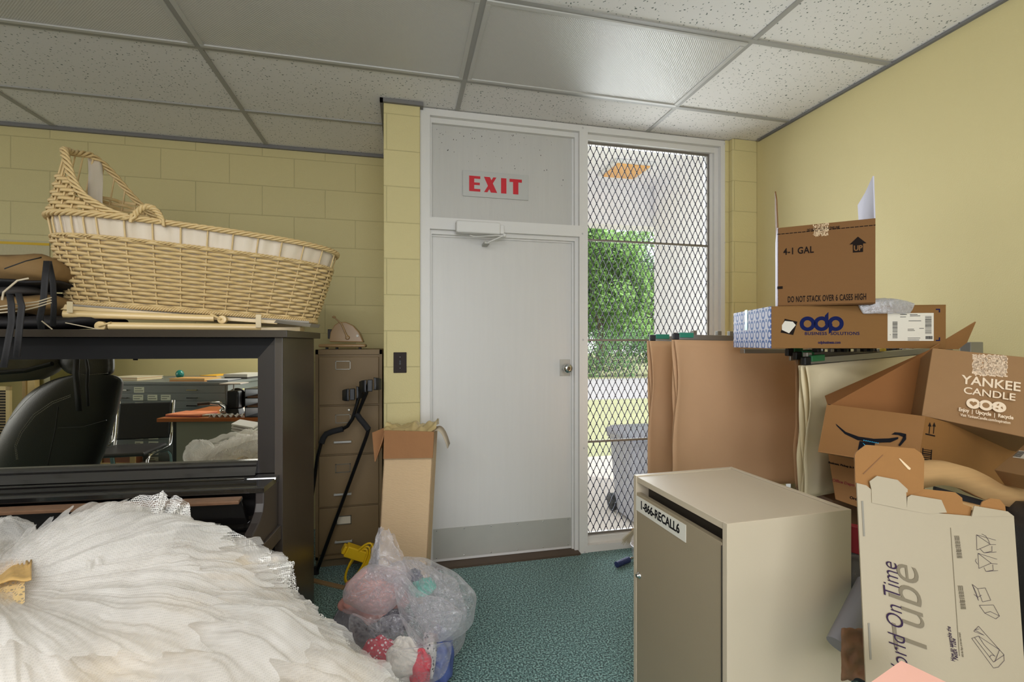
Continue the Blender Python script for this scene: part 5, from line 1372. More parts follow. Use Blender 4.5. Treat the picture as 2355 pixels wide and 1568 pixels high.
# ================================================================== HANGING PLAN CLAMPS WITH CANVAS
M_alu = mat('grey_aluminium', (150, 148, 142), .35, .7, .03, 60)
M_canA = mat('tan_canvas_sheet', (200, 160, 122), .85, 0, .35, 18, .05, 5)
M_canB = mat('cream_canvas_sheet', (220, 206, 170), .85, 0, .3, 14, .05, 5)
M_grn = mat('green_plastic', (42, 128, 104), .35); M_grn2 = mat('deep_green_plastic', (38, 112, 66), .35)
def hanger(label, u0, v0, u1, v1, F0, F1, vb, m_s, green, layers=3, curl=1, su=0, bars=(), deep=.05, gl=34, sheet=True):
    """aluminium clamp bar from (u0,v0,F0) to (u1,v1,F1); sheets hang to picture row vb"""
    A, B = atF(u0, v0, F0), atF(u1, v1, F1); d = (B-A); L_ = d.length; d.normalize(); n = Vector((0, 0, 1)).cross(d).normalized(); n = -n if n.y > 0 else n
    t = thing('plan_hanger', label, 'plan hanger', A, 0, 'plan clamps holding canvas sheets')
    zb = atF(u0, vb, F0).z; up = Vector((0, 0, 1))
    MB().slab([A-up*.010, B-up*.010, B+up*.016, A+up*.016], n*.020).slab([A-up*.034+n*.004, B-up*.034+n*.004, B-up*.012+n*.004, A-up*.012+n*.004], n*.012).build('clamp_bar', M_alu, t, bevel=.002)
    g0 = d*(gl/1084.4*F0)
    MB().slab([A+up*.0+d*.012, A+up*.0+d*.012+g0, A+up*.026+d*.012+g0, A+up*.026+d*.012], n*.024).build('green_cap', green, t, bevel=.003)
    MB().slab([A-up*.012-d*.02, A-up*.012+d*.012, A+up*.022+d*.012, A+up*.022-d*.02], n*.022).build('end_cap', M_black, t, bevel=.004)
    for i, bx_ in enumerate(bars):
        c = A+d*(bx_*L_)+up*.026
        MB().box((c.x-.012, c.y-.01, c.z-.012), (c.x+.012, c.y+.012, c.z+.012)).build('clip', M_alu, t, bevel=.002)
    if not sheet: return t
    for kx in range(layers):
        P = []; off = n*(.004+.006*kx)
        for i in range(25):
            s_ = i/24; row = []
            for j in range(41):
                q_ = j/40; e = math.exp(-q_*22)
                w_ = .010*nz(q_*3+kx, s_*3, kx*3)+.004*nz(q_*9, s_*5, kx)
                x_ = q_*L_+su+e*(.007*math.sin(s_*7+kx*2.1)+.010*kx*curl*(.6+.4*math.sin(s_*5+kx)))
                p = A+d*x_+n*(w_+.012*kx*e)+off+Vector((0, 0, lerp(-.012, zb-A.z+.004*nz(q_*4, kx, 2), s_)))
                row.append(p)
            P.append(row)
        MB().grid(P, True).build('canvas_sheet', m_s, t, solid=.0016)
    return t
hanger('tan canvas sheets in the rearmost plan clamp, directly before the window grille', 1500, 779, 1700, 783, 2.62, 2.66, 1110, M_canA, M_grn, 4, -1, -.02, (.25,), gl=32)
hanger('wide tan canvas sheets in the plan clamp next to the window grille', 1553, 776, 1900, 783, 2.42, 2.50, 1112, M_canA, M_grn, 4, -1, -.012, (.12, .28, .36), gl=34)
hanger('bare plan clamp farther back under the flat printed carton', 1812, 812, 1990, 803, 2.16, 2.3, 1100, M_canA, M_grn2, 1, 0, 0, (.3, .7), gl=26, sheet=False)
hanger('plan clamp with black end under the flat printed carton', 1830, 820, 2060, 806, 2.05, 2.25, 1120, M_canA, M_grn2, 2, -1, -.01, (.2,), gl=36)
hanger('cream canvas sheets in the nearest plan clamp, left of the open cartons', 1850, 832, 2180, 803, 1.92, 2.12, 1140, M_canB, M_grn2, 4, -1, -.035, (.02, .9), gl=38)
# the rack frame that carries the clamps
t = thing('plan_rack', 'steel rack arms with clips carrying the plan clamps, against the right wall', 'rack', (2.30, 1.95, 0))
for (x, y) in ((2.34, 1.75), (2.34, 2.45)):
    MB().box((x-.02, y-.02, 0), (x+.02, y+.02, 1.335)).build('upright', M_alu, t, bevel=.002)
MB().box((1.62, 2.30, 1.300), (2.34, 2.33, 1.322)).build('rack_arm', M_alu, t, bevel=.002)
MB().box((1.62, 1.98, 1.300), (2.34, 2.01, 1.322)).build('rack_arm', M_alu, t, bevel=.002)
MB().box((2.33, 1.7, 1.28), (2.36, 2.5, 1.33)).build('rack_beam', M_alu, t, bevel=.002)
q_ = random.Random(4)
for i in range(16):
    u = 1885+i*15; p = atF(u, 806, 1.98+.012*i); c_ = [M_black, M_chrome, M_alu, M_black, mat('yellow_clip', (200, 170, 50), .4)][4 if i == 10 else i % 4]
    MB().box((p.x-.009, p.y, 1.312), (p.x+.009, p.y+.03, 1.327)).build('clip', c_, t, bevel=.002)
p = atF(2232, 798, 1.95); MB().box((p.x-.03, p.y-.02, 1.27), (p.x+.04, p.y+.02, 1.355)).build('end_bracket', M_alu, t, bevel=.003)

# ================================================================== CARTONS
def carton_M(L_, Rr): 
    x = (Rr-L_).normalized(); x.z = 0; x.normalize(); y = Vector((0, 0, 1)).cross(x)
    M = Matrix((x, y, Vector((0, 0, 1)))).transposed().to_4x4(); M.translation = L_; return M
M_navy = mat('navy_print', (22, 30, 74), .9, spec=.1); M_dbrown = mat('brown_black_print', (34, 27, 24), .95, spec=.1)
M_tape = mat('clear_tape', (214, 196, 160), .15, 0, .4, 60, alpha=.35)
def torn(nm, m, root, M, x0, z0, x1, z1, sz=.0022, dens=900, seed=1):
    q = random.Random(seed); g = MB()
    for i in range(dens):
        x = q.uniform(x0, x1); z = z0+(z1-z0)*q.random()**1.1; w_ = q.uniform(.5, 2.4)*sz*.6; h_ = q.uniform(.4, 2.6)*sz
        g.box((x-w_, -.0012, z-h_), (x+w_, -.0004, z+h_), M)
    return g.build(nm, m, root)
# flat printed carton
Lb, Rb = atF(1774.4, 801.8, 1.78), atF(2175.6, 801.1, 1.70); Lb.z = Rb.z = 1.331
OM = carton_M(Lb, Rb); OW = (Rb-Lb).length; OD = .42; OH = .158
odp = thingM('flat_carton', 'wide flat cardboard carton with blue lettering, supporting the tall open carton', 'carton', OM)
M_obox = mat('carton_brown_flat', (124, 86, 38), .75, 0, .1, 220, .04, 30, stretch=(1, 1, 6))
MB().box((0, .004, 0), (OW, OD, OH-.003)).build('carton_body', M_obox, odp, bevel=.002, **k)
MB().box((-.003, 0, 0), (OW, .004, OH)).build('front_panel', M_obox, odp, bevel=.001, **k)
MB().box((0, -.001, OH-.004), (OW, OD, OH)).build('lid', M_obox, odp, bevel=.0015, **k)
# blue chain print at the end
mp_ = mat('blue_chain_print', (206, 208, 224), .6)
N, K, b_ = nodes(mp_)
tc = N.new('ShaderNodeTexCoord'); sp_ = N.new('ShaderNodeSeparateXYZ'); K.new(tc.outputs['Object'], sp_.inputs[0])
def mth(op, a, b=None, c=None):
    n_ = N.new('ShaderNodeMath'); n_.operation = op
    for i, v in enumerate((a, b, c)):
        if v is None: continue
        if isinstance(v, (int, float)): n_.inputs[i].default_value = v
        else: K.new(v, n_.inputs[i])
    return n_.outputs[0]
yy = mth('FLOORED_MODULO', mth('ADD', sp_.outputs[1], 5), .060); zz_ = mth('FLOORED_MODULO', mth('ADD', sp_.outputs[2], 5.008), .040)
dy_ = mth('DIVIDE', mth('SUBTRACT', yy, .030), .019); dz_ = mth('DIVIDE', mth('SUBTRACT', zz_, .020), .019)
rr_ = mth('SQRT', mth('ADD', mth('MULTIPLY', dy_, dy_), mth('MULTIPLY', dz_, dz_)))
ring_ = mth('LESS_THAN', mth('ABSOLUTE', mth('SUBTRACT', rr_, .78)), .24)
link = mth('MULTIPLY', mth('LESS_THAN', mth('ABSOLUTE', mth('SUBTRACT', mth('ABSOLUTE', dy_), 1.45)), .2), mth('LESS_THAN', mth('ABSOLUTE', mth('ADD', dz_, -.8)), .35))
fac = mth('MAXIMUM', ring_, link)
mx = N.new('ShaderNodeMixRGB'); K.new(fac, mx.inputs[0]); mx.inputs[1].default_value = L((206, 208, 226)); mx.inputs[2].default_value = L((52, 92, 164)); K.new(mx.outputs[0], b_.inputs['Base Color'])
MB().box((-.004, .0, 0), (-.0005, OD+.002, OH)).build('printed_end', mp_, odp, **k)
MB().box((-.0055, .24, .075), (-.0042, .27, OH+.004)).build('mint_tape', mat('mint_tape', (150, 206, 196), .25, alpha=.8), odp, **k)
def ring2d(cx_, cz_, r0, r1, a0=0, a1=360, n=36):
    P = [[(cx_+r*math.cos(R(a0+(a1-a0)*i/n)), -.0012, cz_+r*math.sin(R(a0+(a1-a0)*i/n))) for i in range(n+1)] for r in (r0, r1)]
    g = MB(); q = []
    for i in range(n): g.hexa([P[0][i], P[1][i], P[1][i+1], P[0][i+1]], [(x, y+.001, z) for x, y, z in (P[0][i], P[1][i], P[1][i+1], P[0][i+1])])
    return g
s_ = OH/98.5  # metres per picture pixel on this face
def ox(u): return (u-1774.4)/(2175.6-1774.4)*OW*1.0
def oz(v): return (802-v)*s_
rr = 17*s_
g = ring2d(ox(1860), oz(745), rr*.50, rr); g2 = ring2d(ox(1893), oz(745), rr*.50, rr); g3 = ring2d(ox(1926), oz(745), rr*.50, rr)
for h in (g2, g3): g.v += h.v; n0 = len(g.v)-len(h.v); g.f += [[n0+i for i in f] for f in h.f]; g.smooth += h.smooth
g.slab([(ox(1901), -.0013, oz(745)), (ox(1909), -.0013, oz(745)), (ox(1909), -.0013, oz(718)), (ox(1901), -.0013, oz(726))], (0, .001, 0))
g.slab([(ox(1910), -.0013, oz(745)), (ox(1918), -.0013, oz(745)), (ox(1918), -.0013, oz(761)), (ox(1910), -.0013, oz(769))][::-1], (0, .001, 0))
g.build('logo', M_navy, odp, **k)
text('BUSINESS  SOLUTIONS', 'lettering', M_navy, odp, frame_M((ox(1917), -.0008, oz(768)), (1, 0, 0), (0, 0, 1)), 9.5*s_*1.05, .0002, 1.05, local=True, space=1.12)
text('odpbusiness.com', 'lettering', M_navy, odp, frame_M((ox(1911), -.0008, oz(788.5)), (1, 0, 0), (0, 0, 1)), 9*s_, .0003, .78, local=True)
dm = MB(); dm.slab([(ox(1796), -.0012, oz(765)), (ox(1826), -.0012, oz(771)), (ox(1836), -.0012, oz(740)), (ox(1806), -.0012, oz(733))], (0, .001, 0)); dm.build('logo_diamond', M_dbrown, odp, **k)
dm = MB(); dm.slab([(ox(1799), -.0016, oz(759)), (ox(1816), -.0016, oz(767)), (ox(1832), -.0016, oz(748)), (ox(1825), -.0016, oz(740)), (ox(1806), -.0016, oz(738)), (ox(1799), -.0016, oz(748))], (0, .0008, 0)); dm.build('logo_diamond_inner', M_cardw, odp, **k)
lb_ = MB().box((ox(2045), -.0012, oz(785)), (ox(2148), 0, oz(722))).build('shipping_label', mat('label_white', (216, 210, 196), .5), odp, **k)
g = MB(); q_ = random.Random(5)
for (u0, u1, v0, v1, n_) in ((2056, 2067, 741, 780, 26), (2129, 2143, 729, 770, 26)):
    for i in range(n_): v = lerp(v0, v1, i/n_); g.box((ox(u0), -.0018, oz(v+q_.uniform(.4, 1.0))), (ox(u1), -.0011, oz(v)))
for i in range(16): u = 2130+i*1; g.box((ox(u), -.0018, oz(781)), (ox(u+q_.uniform(.3, .7)), -.0011, oz(774)))
for (u0, u1, v) in ((2073, 2088, 724.5), (2095, 2112, 725), (2095, 2118, 728), (2092, 2120, 739), (2090, 2104, 758), (2090, 2106, 761), (2090, 2118, 778), (2090, 2116, 782), (2073, 2086, 730), (2116, 2126, 756), (2050, 2051.5, 770)):
    g.box((ox(u0), -.0018, oz(v+1.1)), (ox(u1), -.0011, oz(v)))
g.build('barcode_print', M_ink, lb_, **k)
g = MB()
for (v0, sg_) in ((714, 1), (784, -1)):
    g.box((ox(2153), -.0014, oz(v0+1.2)), (ox(2162), -.0006, oz(v0-1.2))).box((ox(2159.6), -.0014, oz(v0+7 if sg_ > 0 else v0)), (ox(2162), -.0006, oz(v0 if sg_ > 0 else v0-7)))
g.build('corner_marks', M_navy, odp, **k)
# inflatable packing pillow draped over it
pc = OM @ Vector((ox(2040), .05, OH))
P = []
for i in range(17):
    row = []
    for j in range(25):
        a_, b2 = i/16*2-1, j/24*2-1
        fall = max(0, -(a_*.07-.01))
        y = .02+a_*.06; z = OH+.004+.022*(1-b2*b2)*(1-a_*a_)+.006*nz(a_*5, b2*5, 3)
        if y < 0: z -= (-y)*.9; y = -.006-.012*(1-b2*b2)
        row.append(OM @ Vector((ox(2040)+b2*.105*(1-.25*abs(a_)), y, z)))
    P.append(row)
pil = MB().grid(P, True).build('air_pillow', film('grey_film', .10, (.80, .82, .86, 1)), None, solid=.004, sub=1)
tag(pil, 'clear plastic air pillow lying over the top edge of the flat carton', 'packing pillow')
# tall open carton on top
Lg, Rg = atF(1787.7, 702.3, 1.81), atF(2013.5, 693.3, 1.667); Lg.z = Rg.z = OM.translation.z+OH+.001
GM = carton_M(Lg, Rg); GW = (Rg-Lg).length; GD = .30; GH = .302
gal = thingM('open_carton', 'tall open cardboard carton with upright flaps on the flat carton', 'carton', GM)
M_gbox = mat('carton_brown_tall', (116, 77, 30), .75, 0, .1, 220, .04, 30, stretch=(1, 1, 6))
M_gwhite = mat('carton_white_side', (206, 202, 216), .7)
th = .004
fp = MB().box((0, 0, 0), (GW, th, GH)).build('front_panel', M_gbox, gal, bevel=.001, **k)
MB().box((0, GD-th, 0), (GW, GD, GH)).build('back_panel', M_gbox, gal, **k)
MB().box((-.0015, 0, 0), (th, GD, GH)).build('side_panel', M_gwhite, gal, **k)
MB().box((GW-th, th, 0), (GW, GD, GH)).build('side_panel', M_gbox, gal, **k)
MB().box((0, 0, 0), (GW, GD, th)).build('bottom_panel', M_gbox, gal, **k)
fl = MB(); fl.slab([(0, .0, GH), (0, GD, GH), (-.004, GD-.02, GH+.15), (-.008, .03, GH+.15), (-.004, .0, GH+.11)], (th, 0, 0)); fl.build('flap', M_gbox, gal, **k)
fl = MB(); fl.slab([(GW, .0, GH), (GW, GD, GH), (GW-.008, GD-.02, GH+.12), (GW-.008, .12, GH+.125), (GW-.004, .0, GH+.15)], (-th, 0, 0)); fl.build('flap', mat('carton_lavender_inside', (196, 194, 208), .7), gal, **k)
def gp(u, v):
    p = GM.inverted() @ onplane(u, v, GM.translation, GM.to_3x3() @ Vector((0, 1, 0))); return p
def onface(Mx, u, v): 
    return Mx.inverted() @ onplane(u, v, Mx.translation, Mx.to_3x3() @ Vector((0, 1, 0)))
def label_at(s, Mx, root, u, v, size, m=M_ink, off=.0004, sx=1, nm='lettering', tilt=0, **kw2):
    p = onface(Mx, u, v)
    return text(s, nm, m, root, frame_M((p.x, -.0008, p.z), (math.cos(tilt), 0, math.sin(tilt)), (-math.sin(tilt), 0, math.cos(tilt))), size, off, sx, local=True, **kw2)
pxm = 1.73/1084.4
label_at('4-1 GAL', GM, fp, 1836, 577, 18*pxm*1.2, M_dbrown, .0008, .76, space=1.08)
label_at('DO NOT STACK OVER 6 CASES HIGH', GM, fp, 1899, 686, 13.5*pxm*1.45, M_dbrown, .0006, .425, space=1.1)
label_at('DO NOT CUT BELOW THIS LINE', GM, fp, 1893, 526, 5.5*pxm*1.3, M_dbrown, .0003, .6)
g = MB(); x = .0
while x < GW-.004:
    z0 = GH-.026+.0*x; g.box((x, -.001, z0), (min(x+.011, GW), -.0003, z0+.0028)); x += .0135
g.build('dashed_line', M_dbrown, fp, **k)
p = gp(1973, 580); w_ = .0235; z0 = p.z-.0
g = MB(); g.slab([(p.x-.015, -.001, z0), (p.x+.015, -.001, z0), (p.x+.015, -.001, z0+.03), (p.x-.015, -.001, z0+.03)], (0, .0008, 0)); g.slab([(p.x-.025, -.001, z0+.03), (p.x+.025, -.001, z0+.03), (p.x, -.001, z0+.056)], (0, .0008, 0)); ar = g.build('up_arrow', M_dbrown, fp, **k)
text('UP', 'lettering', M_gbox, ar, frame_M((p.x, -.0016, z0+.014), (1, 0, 0), (0, 0, 1)), .026, .0008, .8, local=True)
MB().box((0, -.001, gp(1790, 661).z-.006), (.018, 0, gp(1790, 661).z+.004)).build('black_mark', M_dbrown, fp, **k)
xp = gp(1888, 520); torn('torn_tape', mat('pale_torn_paper', (214, 186, 146), .5), fp, GM, xp.x-.024, GH-.045, xp.x+.024, GH-.001, .0011, 260, 3)

# ---- tilted cartons: faces located in space, then given thickness
def solid_box(root, nm, m, c, depth):
    """c = four front corners (TL, TR, BR, BL); closed carton body behind them"""
    n = (c[1]-c[0]).cross(c[3]-c[0]).normalized(); n = n if n.dot(c[0]-E0) > 0 else -n
    return MB().slab(c, n*depth).build(nm, m, root, bevel=.002), n
def face_M(c):
    x = (c[1]-c[0]).normalized(); y0 = (c[0]-c[3]); z = x.cross(y0).normalized()
    if z.dot(c[0]-E0) > 0: z = -z
    y = z.cross(x)
    return x, y, z
def ftext(s, c, root, u, v, size, m, off=.0005, sx=1, rot=0, nm='lettering', **kw2):
    x, y, z = face_M(c); p = onplane(u, v, c[0], z)+z*.0012
    x2 = x*math.cos(rot)+y*math.sin(rot); y2 = -x*math.sin(rot)+y*math.cos(rot)
    return text(s, nm, m, root, frame_M(p, x2, y2), size, off, sx, **kw2)
def fpoly(c, root, pts, m, nm, lift=.001, obj=None, thick=.0006, bevel=0):
    x, y, z = face_M(c); g = obj or MB()
    P = [onplane(u, v, c[0], z)+z*lift for u, v in pts]; g.slab(P, z*-thick)
    return g.build(nm, m, root) if obj is None else g
# candle carton (leaning, right)
M_yb = mat('carton_light_brown', (140, 104, 64), .75, 0, .1, 220, .04, 30)
M_pw = mat('pale_print', (222, 200, 172), .7)
yc_ = [atF(2144.6, 800, 1.56), atF(2440, 829, 1.42), atF(2440, 1023, 1.40), atF(2119.7, 955.7, 1.52)]
yk = thing('leaning_carton', 'brown carton with pale lettering leaning at the far right on the others', 'carton', yc_[3])
body, yn = solid_box(yk, 'carton_body', M_yb, yc_, .24)
ftext('YANKEE', yc_, yk, 2278, 882, .040, M_pw, .0007, .92, -.02)
ftext('CANDLE', yc_, yk, 2274, 906, .031, M_pw, .0004, 1.0, -.02)
ftext('Enjoy  |  Upcycle  |  Recycle', yc_, yk, 2266, 951, .0155, M_pw, .0005, .72, -.02)
ftext('Visit YankeeCandle.com/inspiration', yc_, yk, 2265, 963, .0118, M_pw, .0002, .68, -.02)
for i, u in enumerate((2238, 2267, 2297)):
    x, y, z = face_M(yc_); c0 = onplane(u, 928+i*4, yc_[0], z)+z*.001; g = MB()
    g.slab([c0+(x*math.cos(a)+y*math.sin(a))*.0165 for a in [2*math.pi*j/24 for j in range(24)]], z*-.0005); o = g.build('round_icon', M_pw, yk)
    c0 = c0+z*.0006; g = MB()
    if i == 0: g.slab([c0+(x*.009*(16*math.sin(a)**3)/16+y*.009*(13*math.cos(a)-5*math.cos(2*a)-2*math.cos(3*a)-math.cos(4*a))/16) for a in [2*math.pi*j/24 for j in range(24)]], z*-.0004)
    elif i == 1: g.slab([c0+(x*math.cos(a)+y*math.sin(a))*.0085 for a in [2*math.pi*j/16 for j in range(16)]], z*-.0004)
    else:
        for r0 in (90, 210, 330):
            g.slab([c0+(x*math.cos(R(r0+da))+y*math.sin(R(r0+da)))*rr for da, rr in ((0, .011), (50, .008), (40, .004), (0, .006))], z*-.0004)
    g.build('icon_symbol', M_yb, o)
# torn tape patch
q_ = random.Random(9); x, y, z = face_M(yc_); g = MB()
for i in range(900):
    u = q_.uniform(2237, 2316); v = lerp(815, 862, q_.random())+(u-2237)*.05
    c0 = onplane(u, v, yc_[0], z)+z*.0008; a_, b2 = q_.uniform(.0006, .0028), q_.uniform(.0008, .0035)
    g.slab([c0-x*a_-y*b2, c0+x*a_-y*b2, c0+x*a_+y*b2, c0-x*a_+y*b2], z*-.0004)
g.build('torn_label', mat('torn_label_pale', (226, 200, 170), .7), yk)
# arrow carton (open, tilted, front)
M_az = mat('carton_warm_brown', (132, 90, 42), .75, 0, .1, 220, .04, 30)
ac = [atF(1904, 929.3, 1.66), atF(2128.5, 957.1, 1.47), atF(2110, 1076, 1.44), atF(1883.5, 1039.3, 1.62)]
az = thing('tilted_carton', 'open brown carton with a black curved arrow, tilted below the leaning carton', 'carton', ac[3])
n_ = face_M(ac)[2]*-1
MB().slab(ac, n_*.004).build('front_panel', M_az, az)
sr = [ac[1], atF(2370, 1022, 1.66), atF(2345, 1150, 1.62), ac[2]]
MB().slab(sr, face_M(sr)[2]*-.004).build('side_panel', M_az, az)
bk_ = [ac[0]+(sr[1]-sr[0]), sr[1], sr[2], ac[3]+(sr[1]-sr[0])]
MB().slab(bk_, n_*.004).build('back_panel', M_card2, az)
MB().slab([ac[0], bk_[0], bk_[3], ac[3]], face_M(sr)[2]*-.004).build('side_panel', M_card2, az)
MB().slab([ac[3], ac[2], sr[2], bk_[3]], Vector((0, 0, .004))).build('bottom_panel', M_card2, az)
fl_ = [atF(1896.7, 910, 1.80), atF(2144.6, 801, 1.66), atF(2120, 966, 1.62), atF(1904, 934, 1.70)]
MB().slab(fl_, face_M(fl_)[2]*-.004).build('flap', mat('carton_inside_orange', (130, 82, 34), .8, 0, .12, 200, .05, 20), az)
fl2 = [atF(2140, 803, 1.68), atF(2244.7, 740, 1.78), atF(2224, 788, 1.80), atF(2204, 803, 1.78)]
MB().slab(fl2, face_M(fl2)[2]*-.004).build('flap', M_card2, az)
# curved smile arrow
g = MB()
xs_, ys_, zs_ = face_M(ac)
top = [(1922, 974), (1945, 993), (1975, 1004), (2010, 1009), (2045, 1008), (2066, 1005)]
bot = [(1924, 979), (1943, 998), (1972, 1012), (2010, 1018), (2048, 1017), (2066, 1009)]
for i in range(len(top)-1): fpoly(ac, az, [top[i], top[i+1], bot[i+1], bot[i]], None, '', obj=g)
for pl in ([(2050, 999), (2058, 994), (2072, 995), (2066, 1000)], [(2072, 995), (2084, 998), (2080, 1006), (2066, 1000)], [(2084, 998), (2084, 1010), (2070, 1026), (2066, 1024), (2076, 1008), (2078, 1002)]): fpoly(ac, az, pl, None, '', obj=g)
fpoly(ac, az, [(1977, 1014), (2012, 1018), (2012, 1040), (1971, 1045)], None, '', obj=g)
g.build('arrow_print', mat('blackish_print', (24, 24, 28), .95, spec=.1), az)
g = MB()
for i in range(8): fpoly(ac, az, [(1986+i*4.6, 1011.5+i*.9), (1988.6+i*4.6, 1012+i*.9), (1988.6+i*4.6, 1014+i*.9), (1986+i*4.6, 1013.5+i*.9)], None, '', obj=g, lift=.0018)
fpoly(ac, az, [(1984, 1018), (1990, 1023), (1996, 1027), (1990, 1026)], None, '', obj=g, lift=.0018)
g.build('cyan_print', mat('cyan_print', (60, 160, 200), .9, spec=.1), az)
g = MB()
for u in (2137, 2147): fpoly(sr, az, [(u, 978), (u+1.6, 978), (u, 997), (u-1.6, 997)], None, '', obj=g); fpoly(sr, az, [(u-3, 980), (u+1, 971), (u+4.5, 981)], None, '', obj=g)
fpoly(sr, az, [(2128, 996), (2150, 1001), (2149.5, 1004), (2127.5, 999)], None, '', obj=g)
for i in range(9): v = 1032+i*4.4; fpoly(sr, az, [(2122+ (0 if i else 0), v), (2142, v+3), (2142, v+3+1.6+(i % 3)*.6), (2122, v+1.6+(i % 3)*.6)], None, '', obj=g)
for (a_, b2) in (((2121, 1030), (2123, 1074)), ((2141, 1034), (2143, 1076))): fpoly(sr, az, [a_, (b2[0], a_[1]), (b2[0]-3, b2[1]), (a_[0]-3, b2[1])], None, '', obj=g)
g.build('handling_symbols', M_dbrown, az)
MB().slab([ac[0]+zs_*.0006, ac[0]+xs_*.008+zs_*.0006, ac[0]+xs_*.008-ys_*.002+zs_*.0006, ac[0]-ys_*.002+zs_*.0006], zs_*.0004).build('corner_mark', M_dbrown, az)
# carton underneath
uc = [atF(1903, 1036, 1.86), atF(2120, 1080, 1.66), atF(2110, 1215, 1.62), atF(1921, 1148, 1.80)]
un = thing('lower_carton', 'brown office supply carton under the tilted open carton', 'carton', uc[3])
solid_box(un, 'carton_body', M_card2, uc, .22)
ftext('Office Depot', uc, un, 1941, 1110, .014, mat('dull_red_print', (130, 50, 34), .7), .0006, 1, -.0)
ftext('Business, Pickup In Hours', uc, un, 1942, 1071, .010, M_dbrown, .0004, 1, -.0)
ftext('Order', uc, un, 1967, 1147, .013, M_dbrown, .0006, 1, -.0)
lo = [atF(1915, 1150, 1.95), atF(2360, 1190, 1.72), atF(2360, 1190, 1.72), atF(1915, 1150, 1.95)]
lo[2].z = lo[3].z = 0
MB_ = MB().slab(lo, FW*.25); tag(MB_.build('storage_carton', mat('deep_brown_cardboard', (108, 76, 48), .8, 0, .1, 200), None, bevel=.003), 'dark brown floor carton beneath the office supply carton, mostly hidden', 'carton')
# small carton at the right margin
rc = [atF(2286, 1080, 1.30), atF(2356, 1021, 1.42), atF(2450, 1035, 1.28), atF(2390, 1100, 1.16)]
sc = thing('corner_carton', 'small brown carton with a barcode label cut off by the right edge', 'carton', rc[0])
MB().hexa([p+(rc[2]-p)*.15+Vector((0, 0, -.05)) for p in rc], rc).build('carton_body', M_yb, sc, bevel=.002, weld=True)
x, y, z = face_M([rc[1], rc[2], rc[3], rc[0]])
g = MB(); lp = [(2329, 1052), (2344, 1036), (2372, 1040), (2360, 1056)]; nq = (rc[1]-rc[0]).cross(rc[3]-rc[0]).normalized(); nq = nq if nq.z > 0 else -nq
L2 = [onplane(u, v, rc[0], nq)+nq*.001 for u, v in lp]; lb2 = MB().slab(L2, nq*-.0006).build('shipping_label', M_cardw, sc)
g = MB()
for i in range(8):
    a_ = L2[0].lerp(L2[1], .12+.1*i); b2 = a_+(L2[3]-L2[0])*.55; d_ = (L2[1]-L2[0])*.045; g.slab([a_+nq*.0006, b2+nq*.0006, b2+d_+nq*.0006, a_+d_+nq*.0006], nq*-.0004)
g.build('barcode_print', M_ink, lb2)

# ================================================================== BENT WOOD CHAIR PIECE
M_wood = mat('pale_oak', (172, 136, 92), .4, 0, .1, 20, .14, 10, stretch=(1, 1, 12))
wz = lambda x, y: (1900+x/2.7604, 1000+y/2.7604)
def curve(pts, n=8):
    o = []
    for i in range(len(pts)-1):
        p0 = pts[max(i-1, 0)]; p1 = pts[i]; p2_ = pts[i+1]; p3 = pts[min(i+2, len(pts)-1)]
        for j in range(n):
            f = j/n
            o.append(tuple(.5*(2*p1[k_]+(p2_[k_]-p0[k_])*f+(2*p0[k_]-5*p1[k_]+4*p2_[k_]-p3[k_])*f*f+(3*p1[k_]-p0[k_]-3*p2_[k_]+p3[k_])*f**3) for k_ in (0, 1)))
    o.append(pts[-1]); return o
outer = curve([(560, 225), (640, 205), (740, 190), (840, 192), (930, 215), (1030, 262), (1120, 315), (1200, 342), (1300, 352), (1420, 350)])
inner = curve([(560, 345), (640, 335), (740, 320), (840, 338), (930, 368), (1010, 408), (1090, 440), (1190, 462), (1300, 478), (1420, 490)])
wd = thing('bentwood_chair_back', 'pale curved wooden chair back wedged behind the white mailing box', 'chair back', atF(*wz(900, 300), 1.28))
def band(o_, i_, F, dep, nm):
    g = MB(); n_ = min(len(o_), len(i_))
    A = [atF(*wz(*o_[j]), F(o_[j][0])) for j in range(n_)]; B = [atF(*wz(*i_[j]), F(i_[j][0])) for j in range(n_)]
    off = FW*dep; A2 = [p+off+Vector((0, 0, .0)) for p in A]; B2 = [p+off for p in B]
    g.grid([A2, A, B, B2, A2], True); g.add([A[0], B[0], B2[0], A2[0]], [(0, 1, 2, 3)]); g.add([A[-1], B[-1], B2[-1], A2[-1]], [(3, 2, 1, 0)])
    return g.build(nm, M_wood, wd)
Ff = lambda x: 1.22+(x-600)*.00008
band(outer, inner, Ff, .05, 'top_rail')
band(curve([(600, 400), (720, 405), (850, 425), (980, 455), (1080, 480), (1200, 520), (1420, 640)]), curve([(600, 445), (720, 450), (850, 465), (980, 490), (1080, 520), (1200, 590), (1420, 740)]), lambda x: 1.25, .04, 'lower_rail')
MB().slab([atF(*wz(700, 330), 1.30), atF(*wz(1010, 420), 1.30), atF(*wz(1000, 470), 1.30), atF(*wz(690, 440), 1.30)], FW*.01).build('opening_shade', M_dark, wd)  # dark sheet standing in for the shade inside the chair-back opening

